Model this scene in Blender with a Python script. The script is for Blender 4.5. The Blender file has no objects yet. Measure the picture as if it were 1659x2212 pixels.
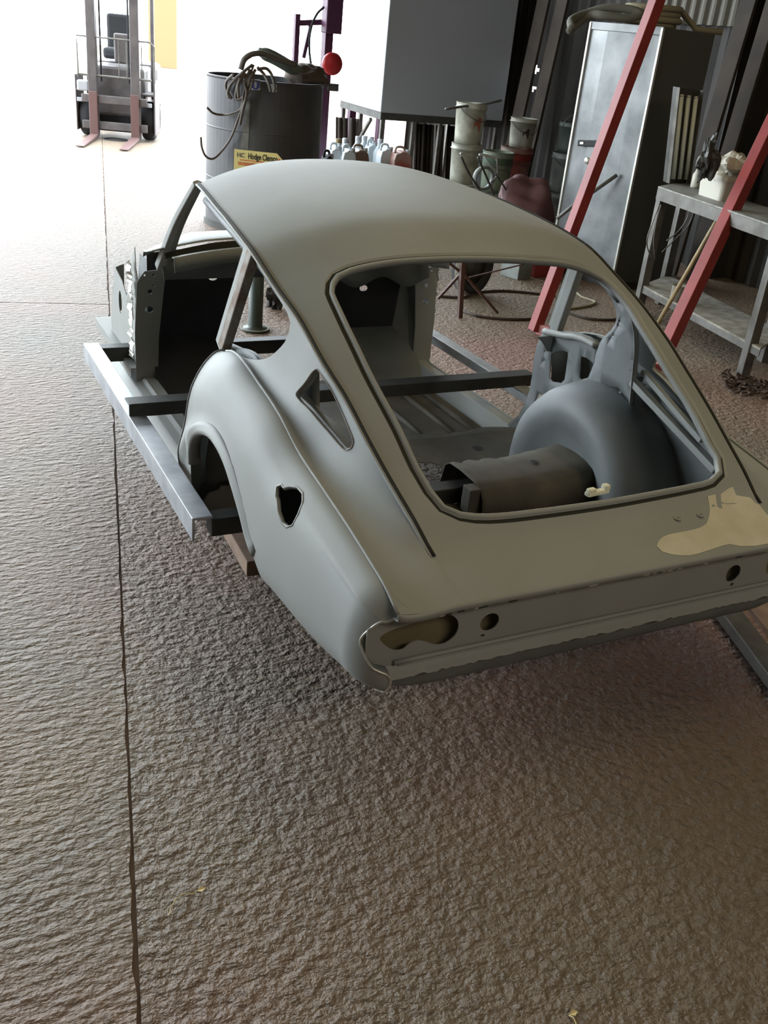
import bpy, bmesh, math, random
import numpy as np
from mathutils import Vector, Matrix
from mathutils.bvhtree import BVHTree
from mathutils.geometry import delaunay_2d_cdt
random.seed(7); RNG = np.random.default_rng(7)
sc = bpy.context.scene
PI = math.pi

# ------------------------------------------------------------------ camera
YAW, PITCH, ROLL = math.radians(28.697), math.radians(26.713), math.radians(-6.022)
CAM = np.array([-1.49, -1.427, 1.62]); FPX = 2047.9; CX, CY = 829.5, 1106.0
def cam_axes():
    cy, sy, cp, sp = math.cos(YAW), math.sin(YAW), math.cos(PITCH), math.sin(PITCH)
    f = np.array([sy*cp, cy*cp, -sp]); r = np.array([cy, -sy, 0.0]); d = np.cross(f, r)
    cr, sr = math.cos(ROLL), math.sin(ROLL)
    return cr*r + sr*d, -sr*r + cr*d, f
AR, AD, AF = cam_axes()
cam = bpy.data.cameras.new('camera'); cam_o = bpy.data.objects.new('camera', cam)
sc.collection.objects.link(cam_o); sc.camera = cam_o
cam_o.matrix_world = Matrix(((AR[0], -AD[0], -AF[0], CAM[0]), (AR[1], -AD[1], -AF[1], CAM[1]), (AR[2], -AD[2], -AF[2], CAM[2]), (0, 0, 0, 1)))
cam.sensor_fit = 'VERTICAL'; cam.sensor_height = 24; cam.lens = FPX/2212*24; cam.clip_start = .02; cam.clip_end = 300

# ------------------------------------------------------------------ daylight, rear fill and exposure
w = bpy.data.worlds.new('world'); sc.world = w; w.use_nodes = True
bg = w.node_tree.nodes['Background']; bg.inputs[0].default_value = (.83, .925, 1, 1); bg.inputs[1].default_value = 14.0
sc.view_settings.view_transform = 'Standard'; sc.view_settings.look = 'None'
sc.view_settings.exposure = -0.12; sc.view_settings.gamma = 1.0; sc.view_settings.use_curve_mapping = False
def area(name, loc, target, sx, sy, power, col):
    l = bpy.data.lights.new(name, 'AREA'); l.shape = 'RECTANGLE'; l.size = sx; l.size_y = sy; l.energy = power; l.color = col
    o = bpy.data.objects.new(name, l); sc.collection.objects.link(o); o.location = loc
    o.rotation_euler = (Vector(target)-Vector(loc)).to_track_quat('-Z', 'Y').to_euler(); return o
area('roof_sheet_daylight', (1.0, 1.0, 4.6), (1.0, 1.0, 0), 1.2, 4.0, 54, (1, .86, .50))
area('rear_fill_light', (.6, -3.85, 3.6), (.4, 0, .3), 3.0, 1.2, 85, (1, .88, .72))  # added warm fill from behind the camera to lift the tail; no opening there

# ------------------------------------------------------------------ helpers
def ray(u, v): return (u-CX)/FPX*AR + (v-CY)/FPX*AD + AF
def at(u, v, x=None, y=None, z=None):          # a point of the photographed place on a known plane
    d = ray(u, v); i, val = (0, x) if x is not None else (1, y) if y is not None else (2, z)
    return CAM + (val-CAM[i])/d[i]*d
def L(h):                                       # sRGB 0-255 -> linear
    return tuple(((c/255)/12.92 if c/255 <= .04045 else ((c/255+.055)/1.055)**2.4) for c in h)+(1,)
def link(o): sc.collection.objects.link(o); return o
def tag(o, label=None, cat=None, group=None, kind=None):
    for k, v in (('label', label), ('category', cat), ('group', group), ('kind', kind)):
        if v: o[k] = v
    return o
WORLD = {}          # things whose parts are written in world coordinates
def empty(name, label, cat, loc=(0, 0, 0), rz=0, group=None, world=False):
    o = link(bpy.data.objects.new(name, None)); o.location = loc; o.rotation_euler = (0, 0, rz); o.empty_display_size = .1
    if world: WORLD[o.name] = Matrix.Translation(-Vector(loc))
    return tag(o, label, cat, group)
def mesh_obj(name, verts, faces, mat, parent=None, smooth=False, label=None, kind=None, solid=0, offset=-1, bevel=0, autos=None):
    me = bpy.data.meshes.new(name); me.from_pydata([tuple(map(float, v)) for v in verts], [], faces); me.update()
    if mat: me.materials.append(mat)
    o = link(bpy.data.objects.new(name, me)); o.parent = parent
    if parent and parent.name in WORLD: o.matrix_parent_inverse = WORLD[parent.name]
    if smooth: me.polygons.foreach_set('use_smooth', [True]*len(me.polygons))
    if solid:
        m = o.modifiers.new('s', 'SOLIDIFY'); m.thickness = solid; m.offset = offset
    if bevel:
        m = o.modifiers.new('b', 'BEVEL'); m.width = bevel; m.segments = 2; m.limit_method = 'ANGLE'; m.angle_limit = .6
    return tag(o, label, kind=kind)
class MB:
    def __init__(s): s.v = []; s.f = []
    def add(s, v, f):
        n = len(s.v); s.v += [tuple(map(float, p)) for p in v]; s.f += [tuple(i+n for i in q) for q in f]; return s
    def box(s, c, size, rot=None):
        c = Vector(c); h = [x/2 for x in size]; R = rot if rot else Matrix.Identity(3)
        v = [c + R @ Vector((sx*h[0], sy*h[1], sz*h[2])) for sx in (-1, 1) for sy in (-1, 1) for sz in (-1, 1)]
        return s.add(v, [(0, 1, 3, 2), (4, 6, 7, 5), (0, 4, 5, 1), (2, 3, 7, 6), (0, 2, 6, 4), (1, 5, 7, 3)])
    def beam(s, a, b, wx, wz, up=(0, 0, 1)):
        a = Vector(a); b = Vector(b); d = (b-a); l = d.length; d.normalize(); u = Vector(up)
        if abs(d.dot(u)) > .98: u = Vector((0, 1, 0))
        x = d.cross(u).normalized(); z = x.cross(d).normalized()
        R = Matrix((x, d, z)).transposed(); return s.box((a+b)/2, (wx, l, wz), R)
    def tube(s, pts, r, n=10, cap=True, closed=False):
        P = [Vector(p) for p in pts]; m = len(P); rs = r if hasattr(r, '__len__') else [r]*m
        T = [((P[(i+1) % m] if closed or i < m-1 else P[i])-(P[i-1] if closed or i > 0 else P[i])).normalized() for i in range(m)]
        ref = Vector((0, 0, 1)) if abs(T[0].z) < .9 else Vector((1, 0, 0)); X = T[0].cross(ref).normalized(); v = []
        for i in range(m):
            X = (X - T[i]*X.dot(T[i])).normalized(); Y = T[i].cross(X)
            for k in range(n):
                a = 2*PI*k/n; v.append(P[i]+X*math.cos(a)*rs[i]+Y*math.sin(a)*rs[i])
        f = []
        for i in range(m if closed else m-1):
            j = (i+1) % m
            for k in range(n): f.append((i*n+k, i*n+(k+1) % n, j*n+(k+1) % n, j*n+k))
        if cap and not closed: f += [tuple(range(n))[::-1], tuple(range((m-1)*n, m*n))]
        return s.add(v, f)
    def lathe(s, prof, c=(0, 0, 0), n=28, axis='z', closed=False):
        v = []; f = []; m = len(prof)
        for k in range(n):
            a = 2*PI*k/n
            for r, z in prof:
                p = (r*math.cos(a), r*math.sin(a), z)
                if axis == 'x': p = (p[2], p[0], p[1])
                if axis == 'y': p = (p[0], p[2], p[1])
                v.append((p[0]+c[0], p[1]+c[1], p[2]+c[2]))
        for k in range(n):
            j = (k+1) % n
            for i in range(m if closed else m-1): f.append((k*m+i, j*m+i, j*m+(i+1) % m, k*m+(i+1) % m))
        return s.add(v, f)
    def build(s, name, mat, parent=None, **k): return mesh_obj(name, s.v, s.f, mat, parent, **k)
def pchip(xs, ys, x):
    xs = np.array(xs, float); ys = np.array(ys, float); h = np.diff(xs); d = np.diff(ys)/h
    m = np.zeros_like(ys); m[0] = d[0]; m[-1] = d[-1]
    for i in range(1, len(xs)-1): m[i] = 0 if d[i-1]*d[i] <= 0 else 2*d[i-1]*d[i]/(d[i-1]+d[i])
    x = np.asarray(x, float); i = np.clip(np.searchsorted(xs, x)-1, 0, len(xs)-2); t = (x-xs[i])/h[i]
    tc = np.clip(t, 0, 1)
    r = (2*tc**3-3*tc**2+1)*ys[i]+(tc**3-2*tc**2+tc)*h[i]*m[i]+(-2*tc**3+3*tc**2)*ys[i+1]+(tc**3-tc**2)*h[i]*m[i+1]
    return r + np.where(t < 0, (t)*h[i]*m[0], 0) + np.where(t > 1, (t-1)*h[i]*m[-1], 0)
def curve(pts, step=None, n=None, closed=False):   # centripetal-ish Catmull-Rom through points
    P = np.array(pts, float); m = len(P); out = []
    for i in range(m if closed else m-1):
        p1, p2 = P[i], P[(i+1) % m]
        p0 = P[i-1] if (closed or i > 0) else 2*p1-p2
        p3 = P[(i+2) % m] if (closed or i < m-2) else 2*p2-p1
        k = n or max(1, int(np.linalg.norm(p2-p1)/step))
        d = np.linalg.norm(p2-p1)
        m1 = (p2-p0)/(np.linalg.norm(p2-p1)+np.linalg.norm(p1-p0))*d; m2 = (p3-p1)/(np.linalg.norm(p3-p2)+d)*d
        for j in range(k):
            t = j/k; out.append((2*t**3-3*t**2+1)*p1+(t**3-2*t**2+t)*m1+(-2*t**3+3*t**2)*p2+(t**3-t**2)*m2)
    if not closed: out.append(P[-1])
    return np.array(out)
def inside(poly, q):
    x, y = q; r = False; n = len(poly); j = n-1
    for i in range(n):
        xi, yi = poly[i][0], poly[i][1]; xj, yj = poly[j][0], poly[j][1]
        if (yi > y) != (yj > y) and x < (xj-xi)*(y-yi)/(yj-yi)+xi: r = not r
        j = i
    return r
def area2(p): p = np.array(p); return .5*np.sum(p[:, 0]*np.roll(p[:, 1], -1)-np.roll(p[:, 0], -1)*p[:, 1])
def offset_poly(p, d):                           # outward by d
    p = np.array(p, float); s = 1 if area2(p) > 0 else -1
    t = np.roll(p, -1, 0)-np.roll(p, 1, 0); t /= np.linalg.norm(t, axis=1)[:, None]+1e-12
    return p + s*d*np.stack([t[:, 1], -t[:, 0]], 1)
def cdt(outer, holes, step, scale=(1, 1)):      # triangulated sheet in a plane: trimmed outline with holes
    sx, sy = scale; O = [(p[0]*sx, p[1]*sy) for p in outer]; H = [[(p[0]*sx, p[1]*sy) for p in h] for h in holes]
    vs = []; es = []
    for pl in [O]+H:
        n = len(vs); vs += [Vector(p) for p in pl]; es += [(n+i, n+(i+1) % len(pl)) for i in range(len(pl))]
    bx = np.array(vs); x0, y0 = bx.min(0); x1, y1 = bx.max(0)
    seg = np.array([v[:] for v in vs])
    for i in range(int((x1-x0)/step)+1):
        for j in range(int((y1-y0)/step)+1):
            q = (x0+(i+.5+.02*(j % 2))*step, y0+(j+.5)*step)
            if inside(O, q) and not any(inside(h, q) for h in H):
                if np.min(np.sum((seg-np.array(q))**2, 1)) > (step*.35)**2: vs.append(Vector(q))
    r = delaunay_2d_cdt(vs, es, [], 0, 1e-6); V = r[0]; F = []
    for t in r[2]:
        c = sum((V[i] for i in t), Vector((0, 0)))/len(t)
        if inside(O, c) and not any(inside(h, c) for h in H): F.append(tuple(t))
    return np.array([(v[0]/sx, v[1]/sy) for v in V]), F
class Surf:                                      # parametric body surface, v and u as (N,2) -> (N,3)
    def __init__(s, fn, u0, u1, v0, v1, nu=140, nv=50):
        s.fn = fn; U, V = np.meshgrid(np.linspace(u0, u1, nu), np.linspace(v0, v1, nv), indexing='ij')
        s.uv = np.stack([U.ravel(), V.ravel()], 1); s.P = fn(s.uv[:, 0], s.uv[:, 1])
        s.tris = []
        for i in range(nu-1):
            for j in range(nv-1):
                a = i*nv+j; s.tris += [(a, a+nv, a+nv+1), (a, a+nv+1, a+1)]
        s.bvh = BVHTree.FromPolygons([tuple(p) for p in s.P], s.tris)
    def hit(s, u, v):
        h = s.bvh.ray_cast(Vector(CAM), Vector(ray(u, v)))
        if h[0] is None:
            d = Vector(ray(u, v)).normalized(); best = None
            for t in np.linspace(.5, 6, 400):
                q = s.bvh.find_nearest(Vector(CAM)+d*t)
                if best is None or q[3] < best[3]: best = q
            h = best
        t = s.tris[h[2]]; a, b, c = [Vector(s.P[i]) for i in t]; n = (b-a).cross(c-a); A = n.dot(n)
        p = h[0]; w2 = (b-a).cross(p-a).dot(n)/A; w1 = (p-a).cross(c-a).dot(n)/A
        return (1-w1-w2)*s.uv[t[0]]+w1*s.uv[t[1]]+w2*s.uv[t[2]]
    def trace(s, pix): return np.array([s.hit(*q) for q in pix])
    def at(s, uv): uv = np.array(uv, float); return s.fn(uv[:, 0], uv[:, 1])
    def nrm(s, uv, e=1e-3):
        uv = np.array(uv, float); du = s.at(uv+[e, 0])-s.at(uv-[e, 0]); dv = s.at(uv+[0, e])-s.at(uv-[0, e])
        n = np.cross(du, dv); return n/(np.linalg.norm(n, axis=1)[:, None]+1e-12)
    def sheet(s, name, outer, holes, mat, parent, step=.03, scale=(1, 1), thick=.003, flip=False, mirror=False, lift=0, **k):
        uv, F = cdt(outer, holes, step, scale); P = s.at(uv); N = s.nrm(uv)*(-1 if flip else 1)
        P = P+N*lift
        if mirror: P = P*[-1, 1, 1]; N = N*[-1, 1, 1]
        F = [f if (flip == mirror) else f[::-1] for f in F]; n = len(P)
        V = np.vstack([P, P-N*thick]); faces = list(F)+[tuple(i+n for i in f[::-1]) for f in F]; nt = len(faces)
        cnt = {}
        for f in F:
            for i in range(len(f)):
                e = (f[i], f[(i+1) % len(f)]); cnt[e] = 1
        for (i, j) in [e for e in cnt if (e[1], e[0]) not in cnt]: faces.append((j, i, i+n, j+n))
        o = mesh_obj(name, V, faces, mat, parent, smooth=True, **k); me = o.data
        NN = np.vstack([N, -N]); ln = []
        for pi, p in enumerate(me.polygons):
            for li in p.loop_indices: ln.append(tuple(NN[me.loops[li].vertex_index]) if pi < nt else tuple(p.normal))
        me.normals_split_custom_set(ln); return o
def sweep(loop, nrm, prof, closed=True, inward=None):   # strip of cross-section prof (across, along normal) swept round a rim
    P = np.array(loop); N = np.array(nrm); m = len(P)
    T = np.roll(P, -1, 0)-np.roll(P, 1, 0)
    if not closed: T[0] = P[1]-P[0]; T[-1] = P[-1]-P[-2]
    T /= np.linalg.norm(T, axis=1)[:, None]+1e-12; B = np.cross(N, T); B /= np.linalg.norm(B, axis=1)[:, None]
    if inward is not None and np.mean(np.sum(B*(np.array(inward)-P), 1)) < 0: B = -B
    v = [P[i]+B[i]*a+N[i]*b for i in range(m) for a, b in prof]; k = len(prof); f = []
    for i in range(m if closed else m-1):
        j = (i+1) % m
        for q in range(k-1): f.append((i*k+q, j*k+q, j*k+q+1, i*k+q+1))
    return v, f
def plate(name, pts, holes, mat, parent, axis='x', thick=.003, step=.06, bend=None, sm=True, offset=0, **k):
    """flat pressed panel: outline and holes given as 3-D points lying on a plane across the axis"""
    ax = 'xyz'.index(axis); o = [i for i in range(3) if i != ax]
    pts = np.array(pts); c = pts[:, ax].mean(); uv, F = cdt(pts[:, o], [np.array(h)[:, o] for h in holes], step)
    P = np.zeros((len(uv), 3)); P[:, o] = uv; P[:, ax] = c
    if bend: P[:, ax] = bend(uv[:, 0], uv[:, 1])
    return mesh_obj(name, P, F, mat, parent, smooth=sm, solid=thick, offset=offset, **k)

# ------------------------------------------------------------------ materials
def mat(name, col, rough=.6, metal=0, noise=None, col2=None, nscale=8, bump=0, bscale=60, spec=.5, detail=6, contrast=(.35, .65), emit=0):
    m = bpy.data.materials.new(name); m.use_nodes = True; nt = m.node_tree; N = nt.nodes; b = N['Principled BSDF']
    b.inputs['Roughness'].default_value = rough; b.inputs['Metallic'].default_value = metal
    b.inputs['Specular IOR Level'].default_value = spec
    b.inputs['Base Color'].default_value = col if len(col) == 4 else (*col, 1)
    tc = N.new('ShaderNodeTexCoord')
    if col2 is not None:
        n = N.new('ShaderNodeTexNoise'); n.inputs['Scale'].default_value = nscale; n.inputs['Detail'].default_value = detail
        nt.links.new(tc.outputs['Object'], n.inputs['Vector'])
        r = N.new('ShaderNodeValToRGB'); r.color_ramp.elements[0].position = contrast[0]; r.color_ramp.elements[1].position = contrast[1]
        r.color_ramp.elements[0].color = col; r.color_ramp.elements[1].color = col2
        nt.links.new(n.outputs['Fac'], r.inputs['Fac']); nt.links.new(r.outputs['Color'], b.inputs['Base Color'])
    if bump:
        n = N.new('ShaderNodeTexNoise'); n.inputs['Scale'].default_value = bscale; n.inputs['Detail'].default_value = 5
        nt.links.new(tc.outputs['Object'], n.inputs['Vector'])
        q = N.new('ShaderNodeBump'); q.inputs['Strength'].default_value = bump; q.inputs['Distance'].default_value = .01
        nt.links.new(n.outputs['Fac'], q.inputs['Height']); nt.links.new(q.outputs['Normal'], b.inputs['Normal'])
    if emit:
        b.inputs['Emission Color'].default_value = col; b.inputs['Emission Strength'].default_value = emit
    return m
M = {}
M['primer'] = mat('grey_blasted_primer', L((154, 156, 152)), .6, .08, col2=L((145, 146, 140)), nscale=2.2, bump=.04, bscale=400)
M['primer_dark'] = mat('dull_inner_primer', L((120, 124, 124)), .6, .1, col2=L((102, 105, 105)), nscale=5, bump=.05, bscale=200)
M['primer_floor'] = mat('dusty_floor_pan', L((92, 86, 74)), .8, 0, col2=L((68, 63, 55)), nscale=6, bump=.1, bscale=60)
M['dark_seam'] = mat('dark_seam', L((42, 40, 32)), .8)
M['black'] = mat('black', L((16, 16, 16)), .7)
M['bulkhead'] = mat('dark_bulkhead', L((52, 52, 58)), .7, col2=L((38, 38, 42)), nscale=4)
M['bare'] = mat('bright_bare_edge', L((205, 205, 195)), .35, .6)
M['bare_rust'] = mat('rusty_scraped_metal', L((120, 100, 84)), .7, .2, col2=L((150, 145, 135)), nscale=25)
M['filler'] = mat('beige_filler', L((216, 209, 188)), .7, col2=L((198, 190, 166)), nscale=9)
M['white_plastic'] = mat('white_plastic', L((235, 232, 205)), .5)
M['galv'] = mat('galvanised_rail', L((190, 193, 196)), .42, .45, col2=L((165, 168, 172)), nscale=14)
M['dark_steel'] = mat('dark_steel', L((70, 70, 66)), .55, .3, col2=L((52, 50, 46)), nscale=8)
M['steel_frame'] = mat('dull_steel_frame', L((112, 110, 104)), .5, .3, col2=L((84, 80, 74)), nscale=8)
M['concrete_dark'] = mat('joint_dirt', L((96, 76, 58)), .95)
M['red'] = mat('red_paint', L((138, 50, 44)), .5, col2=L((124, 42, 38)), nscale=6)

def floor_mat(name, stretch, dist):
    m = bpy.data.materials.new(name); m.use_nodes = True; nt = m.node_tree; N = nt.nodes; lk = nt.links.new; b = N['Principled BSDF']
    b.inputs['Roughness'].default_value = .6; tc = N.new('ShaderNodeTexCoord')
    def noise(s, d=8, r=.6, dist=0, vec=None):
        n = N.new('ShaderNodeTexNoise'); n.inputs['Scale'].default_value = s; n.inputs['Detail'].default_value = d
        n.inputs['Roughness'].default_value = r; n.inputs['Distortion'].default_value = dist; lk(vec or tc.outputs['Object'], n.inputs['Vector']); return n
    def ramp(src, stops):
        r = N.new('ShaderNodeValToRGB'); e = r.color_ramp.elements
        while len(e) < len(stops): e.new(.5)
        for k, (p, c) in enumerate(stops): e[k].position = p; e[k].color = c
        lk(src, r.inputs['Fac']); return r
    base = ramp(noise(1.1, 6).outputs['Fac'], [(.3, L((122, 99, 77))), (.5, L((133, 110, 86))), (.7, L((143, 115, 93)))])
    stain = ramp(noise(.55, 3, .5, .4).outputs['Fac'], [(.35, L((146, 104, 96))), (.48, L((132, 114, 96))), (.6, L((112, 112, 98))), (.7, L((140, 118, 82)))])
    mx = N.new('ShaderNodeMixRGB'); mx.inputs[0].default_value = .45; lk(base.outputs[0], mx.inputs[1]); lk(stain.outputs[0], mx.inputs[2])
    fine = ramp(noise(45, 8, .7).outputs['Fac'], [(.3, (.72, .72, .72, 1)), (.7, (1.12, 1.12, 1.12, 1))])
    mu = N.new('ShaderNodeMixRGB'); mu.blend_type = 'MULTIPLY'; mu.inputs[0].default_value = 1; lk(mx.outputs[0], mu.inputs[1]); lk(fine.outputs[0], mu.inputs[2])
    lk(mu.outputs[0], b.inputs['Base Color'])
    mp = N.new('ShaderNodeMapping'); mp.inputs['Scale'].default_value = stretch; mp.inputs['Rotation'].default_value = (0, 0, .18); lk(tc.outputs['Object'], mp.inputs['Vector'])
    h1 = noise(27, 5, .5, 0, mp.outputs[0]); h2 = noise(62, 4, .55)
    v = N.new('ShaderNodeTexVoronoi'); v.feature = 'DISTANCE_TO_EDGE'; v.inputs['Scale'].default_value = 11
    wn = noise(7, 6); wm = N.new('ShaderNodeMixRGB'); wm.inputs[0].default_value = .12; lk(tc.outputs['Object'], wm.inputs[1]); lk(wn.outputs['Color'], wm.inputs[2]); lk(wm.outputs[0], v.inputs['Vector'])
    def math_(op, a, bb):
        n = N.new('ShaderNodeMath'); n.operation = op
        for k, x in enumerate((a, bb)):
            if isinstance(x, (int, float)): n.inputs[k].default_value = x
            else: lk(x, n.inputs[k])
        return n.outputs[0]
    h = math_('ADD', math_('MULTIPLY', h1.outputs['Fac'], 1.0), math_('MULTIPLY', h2.outputs['Fac'], .5))
    bp = N.new('ShaderNodeBump'); bp.inputs['Strength'].default_value = 1.0; bp.inputs['Distance'].default_value = dist; lk(h, bp.inputs['Height'])
    lk(bp.outputs[0], b.inputs['Normal'])
    return m
M['concrete'] = floor_mat('pitted_concrete', (1.05, 1.35, 1), .034); M['concrete_brushed'] = floor_mat('brushed_concrete', (.75, 1.7, 1), .020)

# ------------------------------------------------------------------ building shell
def struct(o): o['kind'] = 'structure'; return o
WX, WY0, WY1, WXL, H = 4.95, -4.0, 10.2, -7.0, 4.8
floor = struct(MB().box((0, 15, -.055), (70, 60, .1)).build('floor', M['concrete_dark']))
# joint line runs from under the forklift to the lower left of the picture
def jx(y): return -1.21+.1935*(y+.02)
def slab(quad, m=None):
    P = []; q = [Vector(p) for p in quad]; m_ = m
    for i in range(len(q)):
        a_, b_ = q[i], q[(i+1) % len(q)]; m = max(1, int((b_-a_).length/.06)) if (b_-a_).length < 12 else 1
        for j in range(m):
            P.append(a_+(b_-a_)*(j/m)+Vector((RNG.normal()*.0025, RNG.normal()*.0025)) if m > 1 else a_)
    n = len(P); v = [(p.x, p.y, 0) for p in P]+[(p.x, p.y, -.0045) for p in P]
    mesh_obj('concrete_slab', v, [tuple(range(n))]+[(i, n+i, n+(i+1) % n, (i+1) % n) for i in range(n)], m_ or M['concrete'], floor)
g = .004
slab([(jx(-4.5)-g, -4.5), (jx(4.35)-g, 4.35), (jx(4.35)-4.6, 4.35+.87), (jx(-4.5)-4.6, -4.5+.87)][::-1], M['concrete_brushed'])
slab([(jx(4.36)-g, 4.36), (jx(14)-g, 14), (jx(14)-4.6, 14.87), (jx(4.36)-4.6, 4.36+.87)][::-1], M['concrete_brushed'])
slab([(jx(-4.5)+g, -4.5), (6.9, -4.5), (6.9, 14), (jx(14)+g, 14)])
slab([(-34, -6), (jx(-4.5)-4.62, -4.5+.87), (jx(14)-4.62, 14.87), (-34, 40)][::-1])
slab([(-34, 40), (jx(14)-4.62, 14.88), (jx(14), 14.01), (6.9, 14.01), (34, 40)][::-1])
slab([(6.91, -4.5), (34, -6), (34, 40), (6.91, 14.0)])

M['wall'] = mat('dark_corrugated_wall', L((52, 48, 43)), .75, 0, col2=L((36, 33, 30)), nscale=2)
M['wall_light'] = mat('weathered_roof_sheet', L((92, 88, 78)), .7, 0)
def corr(y0, y1, z0, z1, x, pitch=.15, amp=.014):
    n = int((y1-y0)/pitch*6); Y = np.linspace(y0, y1, n+1); X = x+amp*np.clip(1.6*np.sin(2*PI*(Y-y0)/pitch), -1, 1)
    v = [(a, b, z) for a, b in zip(X, Y) for z in (z0, z1)]; return v, [(2*i, 2*i+1, 2*i+3, 2*i+2) for i in range(n)]
zb = [-.05, 1.17, 1.195, 1.225, 1.25, 1.375, 1.40, 1.43, 1.46, H]
v, f = corr(WY0, WY1, 0, 1, WX); ncol = len(v)//2
v = [(v[2*i][0], v[2*i][1], z) for i in range(ncol) for z in zb]; f = []; nz = len(zb)
hY = [at(1160, 150, x=WX), at(1154, 190, x=WX)]
for i in range(ncol-1):
    for j in range(nz-1):
        yy = v[i*nz][1]; zc = (zb[j]+zb[j+1])/2
        gone = any(abs(zc-h[2]) < .045 and abs(yy-h[1]) < (.05 if abs(zc-h[2]) < .02 else .025) for h in hY)
        if not gone: f.append((i*nz+j, i*nz+j+1, (i+1)*nz+j+1, (i+1)*nz+j))
struct(mesh_obj('wall_right', v, f, M['wall'], solid=.003))
v, f = corr(4.6, 4.95, -.05, H, 0)
v = [(y, WY1+x, z) for x, y, z in v]; struct(mesh_obj('wall_front', v, f, M['wall'], solid=.004))
struct(MB().box(((WXL+WX)/2, WY0-.05, H/2-.025), (WX-WXL+.2, .1, H+.05)).build('wall_back', M['wall']))
struct(MB().box((WXL-.05, .1, H/2), (.1, 8.2, H)).build('wall_left', M['wall']))
struct(MB().box(((WXL+WX)/2, (WY0+WY1)/2, H+.05), (WX-WXL+.3, WY1-WY0+.3, .1)).build('ceiling', M['wall']))

# ------------------------------------------------------------------ the car body shell
car = empty('car_body_shell', 'bare grey coupe body shell without doors, glass or wheels, on a steel frame', 'car', (0, 1.2, 0), world=True)
PR, PD = M['primer'], M['primer_dark']
# gutter line (roof side): half width by distance from the tail, height traced
GPX = [(430, 397), (480, 455), (540, 530), (600, 620), (650, 690), (700, 780), (750, 860), (800, 955), (850, 1045), (900, 1130), (935, 1195)]
GX = [.545, .575, .588, .580, .568, .560, .545, .535, .522, .508, .498]
G = np.array([at(u, v, x=-x) for (u, v), x in zip(GPX, GX)])[::-1]
gY = np.concatenate([[0], G[:, 1], [G[-1, 1]+.15]]); gX = np.concatenate([[.487], -G[:, 0], [.53]]); gZ = np.concatenate([[.553], G[:, 2], [G[-1, 2]-.012]])
YF = G[-1, 1]
CPX = [(500, 762), (520, 775), (560, 830), (600, 890), (650, 985), (700, 1060), (750, 1135), (800, 1215), (830, 1265), (860, 1330)]
C_ = np.array([at(u, v, x=-.652) for u, v in CPX])[::-1]
cY = np.concatenate([C_[:, 1], [1.25, 1.9]]); cZ = np.concatenate([C_[:, 2], [.722, .70]])
def gx(Y): return pchip(gY, gX, Y)
def gz(Y): return pchip(gY, gZ, Y)
def cz(Y): return pchip(cY, cZ, Y)
def cx(Y): return pchip([-.05, 0, 1.0, 1.2, 1.9], [.648, .651, .652, .641, .64], Y)
CRY, CRZ = [0, .14, .2, .33, .55, .85, 1.2, 1.8], [0, .012, .035, .066, .088, .102, .092, .080]
def top_fn(u, s):                               # u: distance from the tail, s: -1 (left gutter) .. 1
    Y = u + (1-s**2)*.12*np.clip((u-1.2)/.6, 0, 1)
    Z = gz(u)+pchip(CRY, CRZ, u)*(1-np.abs(s)**2.5)
    return np.stack([s*gx(u), Y, Z], -1)
TOP = Surf(top_fn, 0, YF, -1, 1, 150, 90)
def side_fn(u, v):                              # v: 0 gutter .. 1 fin crest
    g0, g1, c0, c1 = gx(u), gz(u), cx(u), cz(u)
    dx = c0-g0; dz = g1-c1
    x1, z1 = g0+.22*dx, g1-.50*dz; x2, z2 = c0-.50*dx, c1-.020+.004*dz
    k = 1-v; X = k**3*g0+3*k*k*v*x1+3*k*v*v*x2+v**3*c0; Z = k**3*g1+3*k*k*v*z1+3*k*v*v*z2+v**3*c1
    return np.stack([-X, u+0*v, Z], -1)
SIDE = Surf(side_fn, 0, 1.81, 0, 1, 140, 60)
QV = [0, .035, .12, .25, .45, .62, .75, .86, .93, 1]
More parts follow.
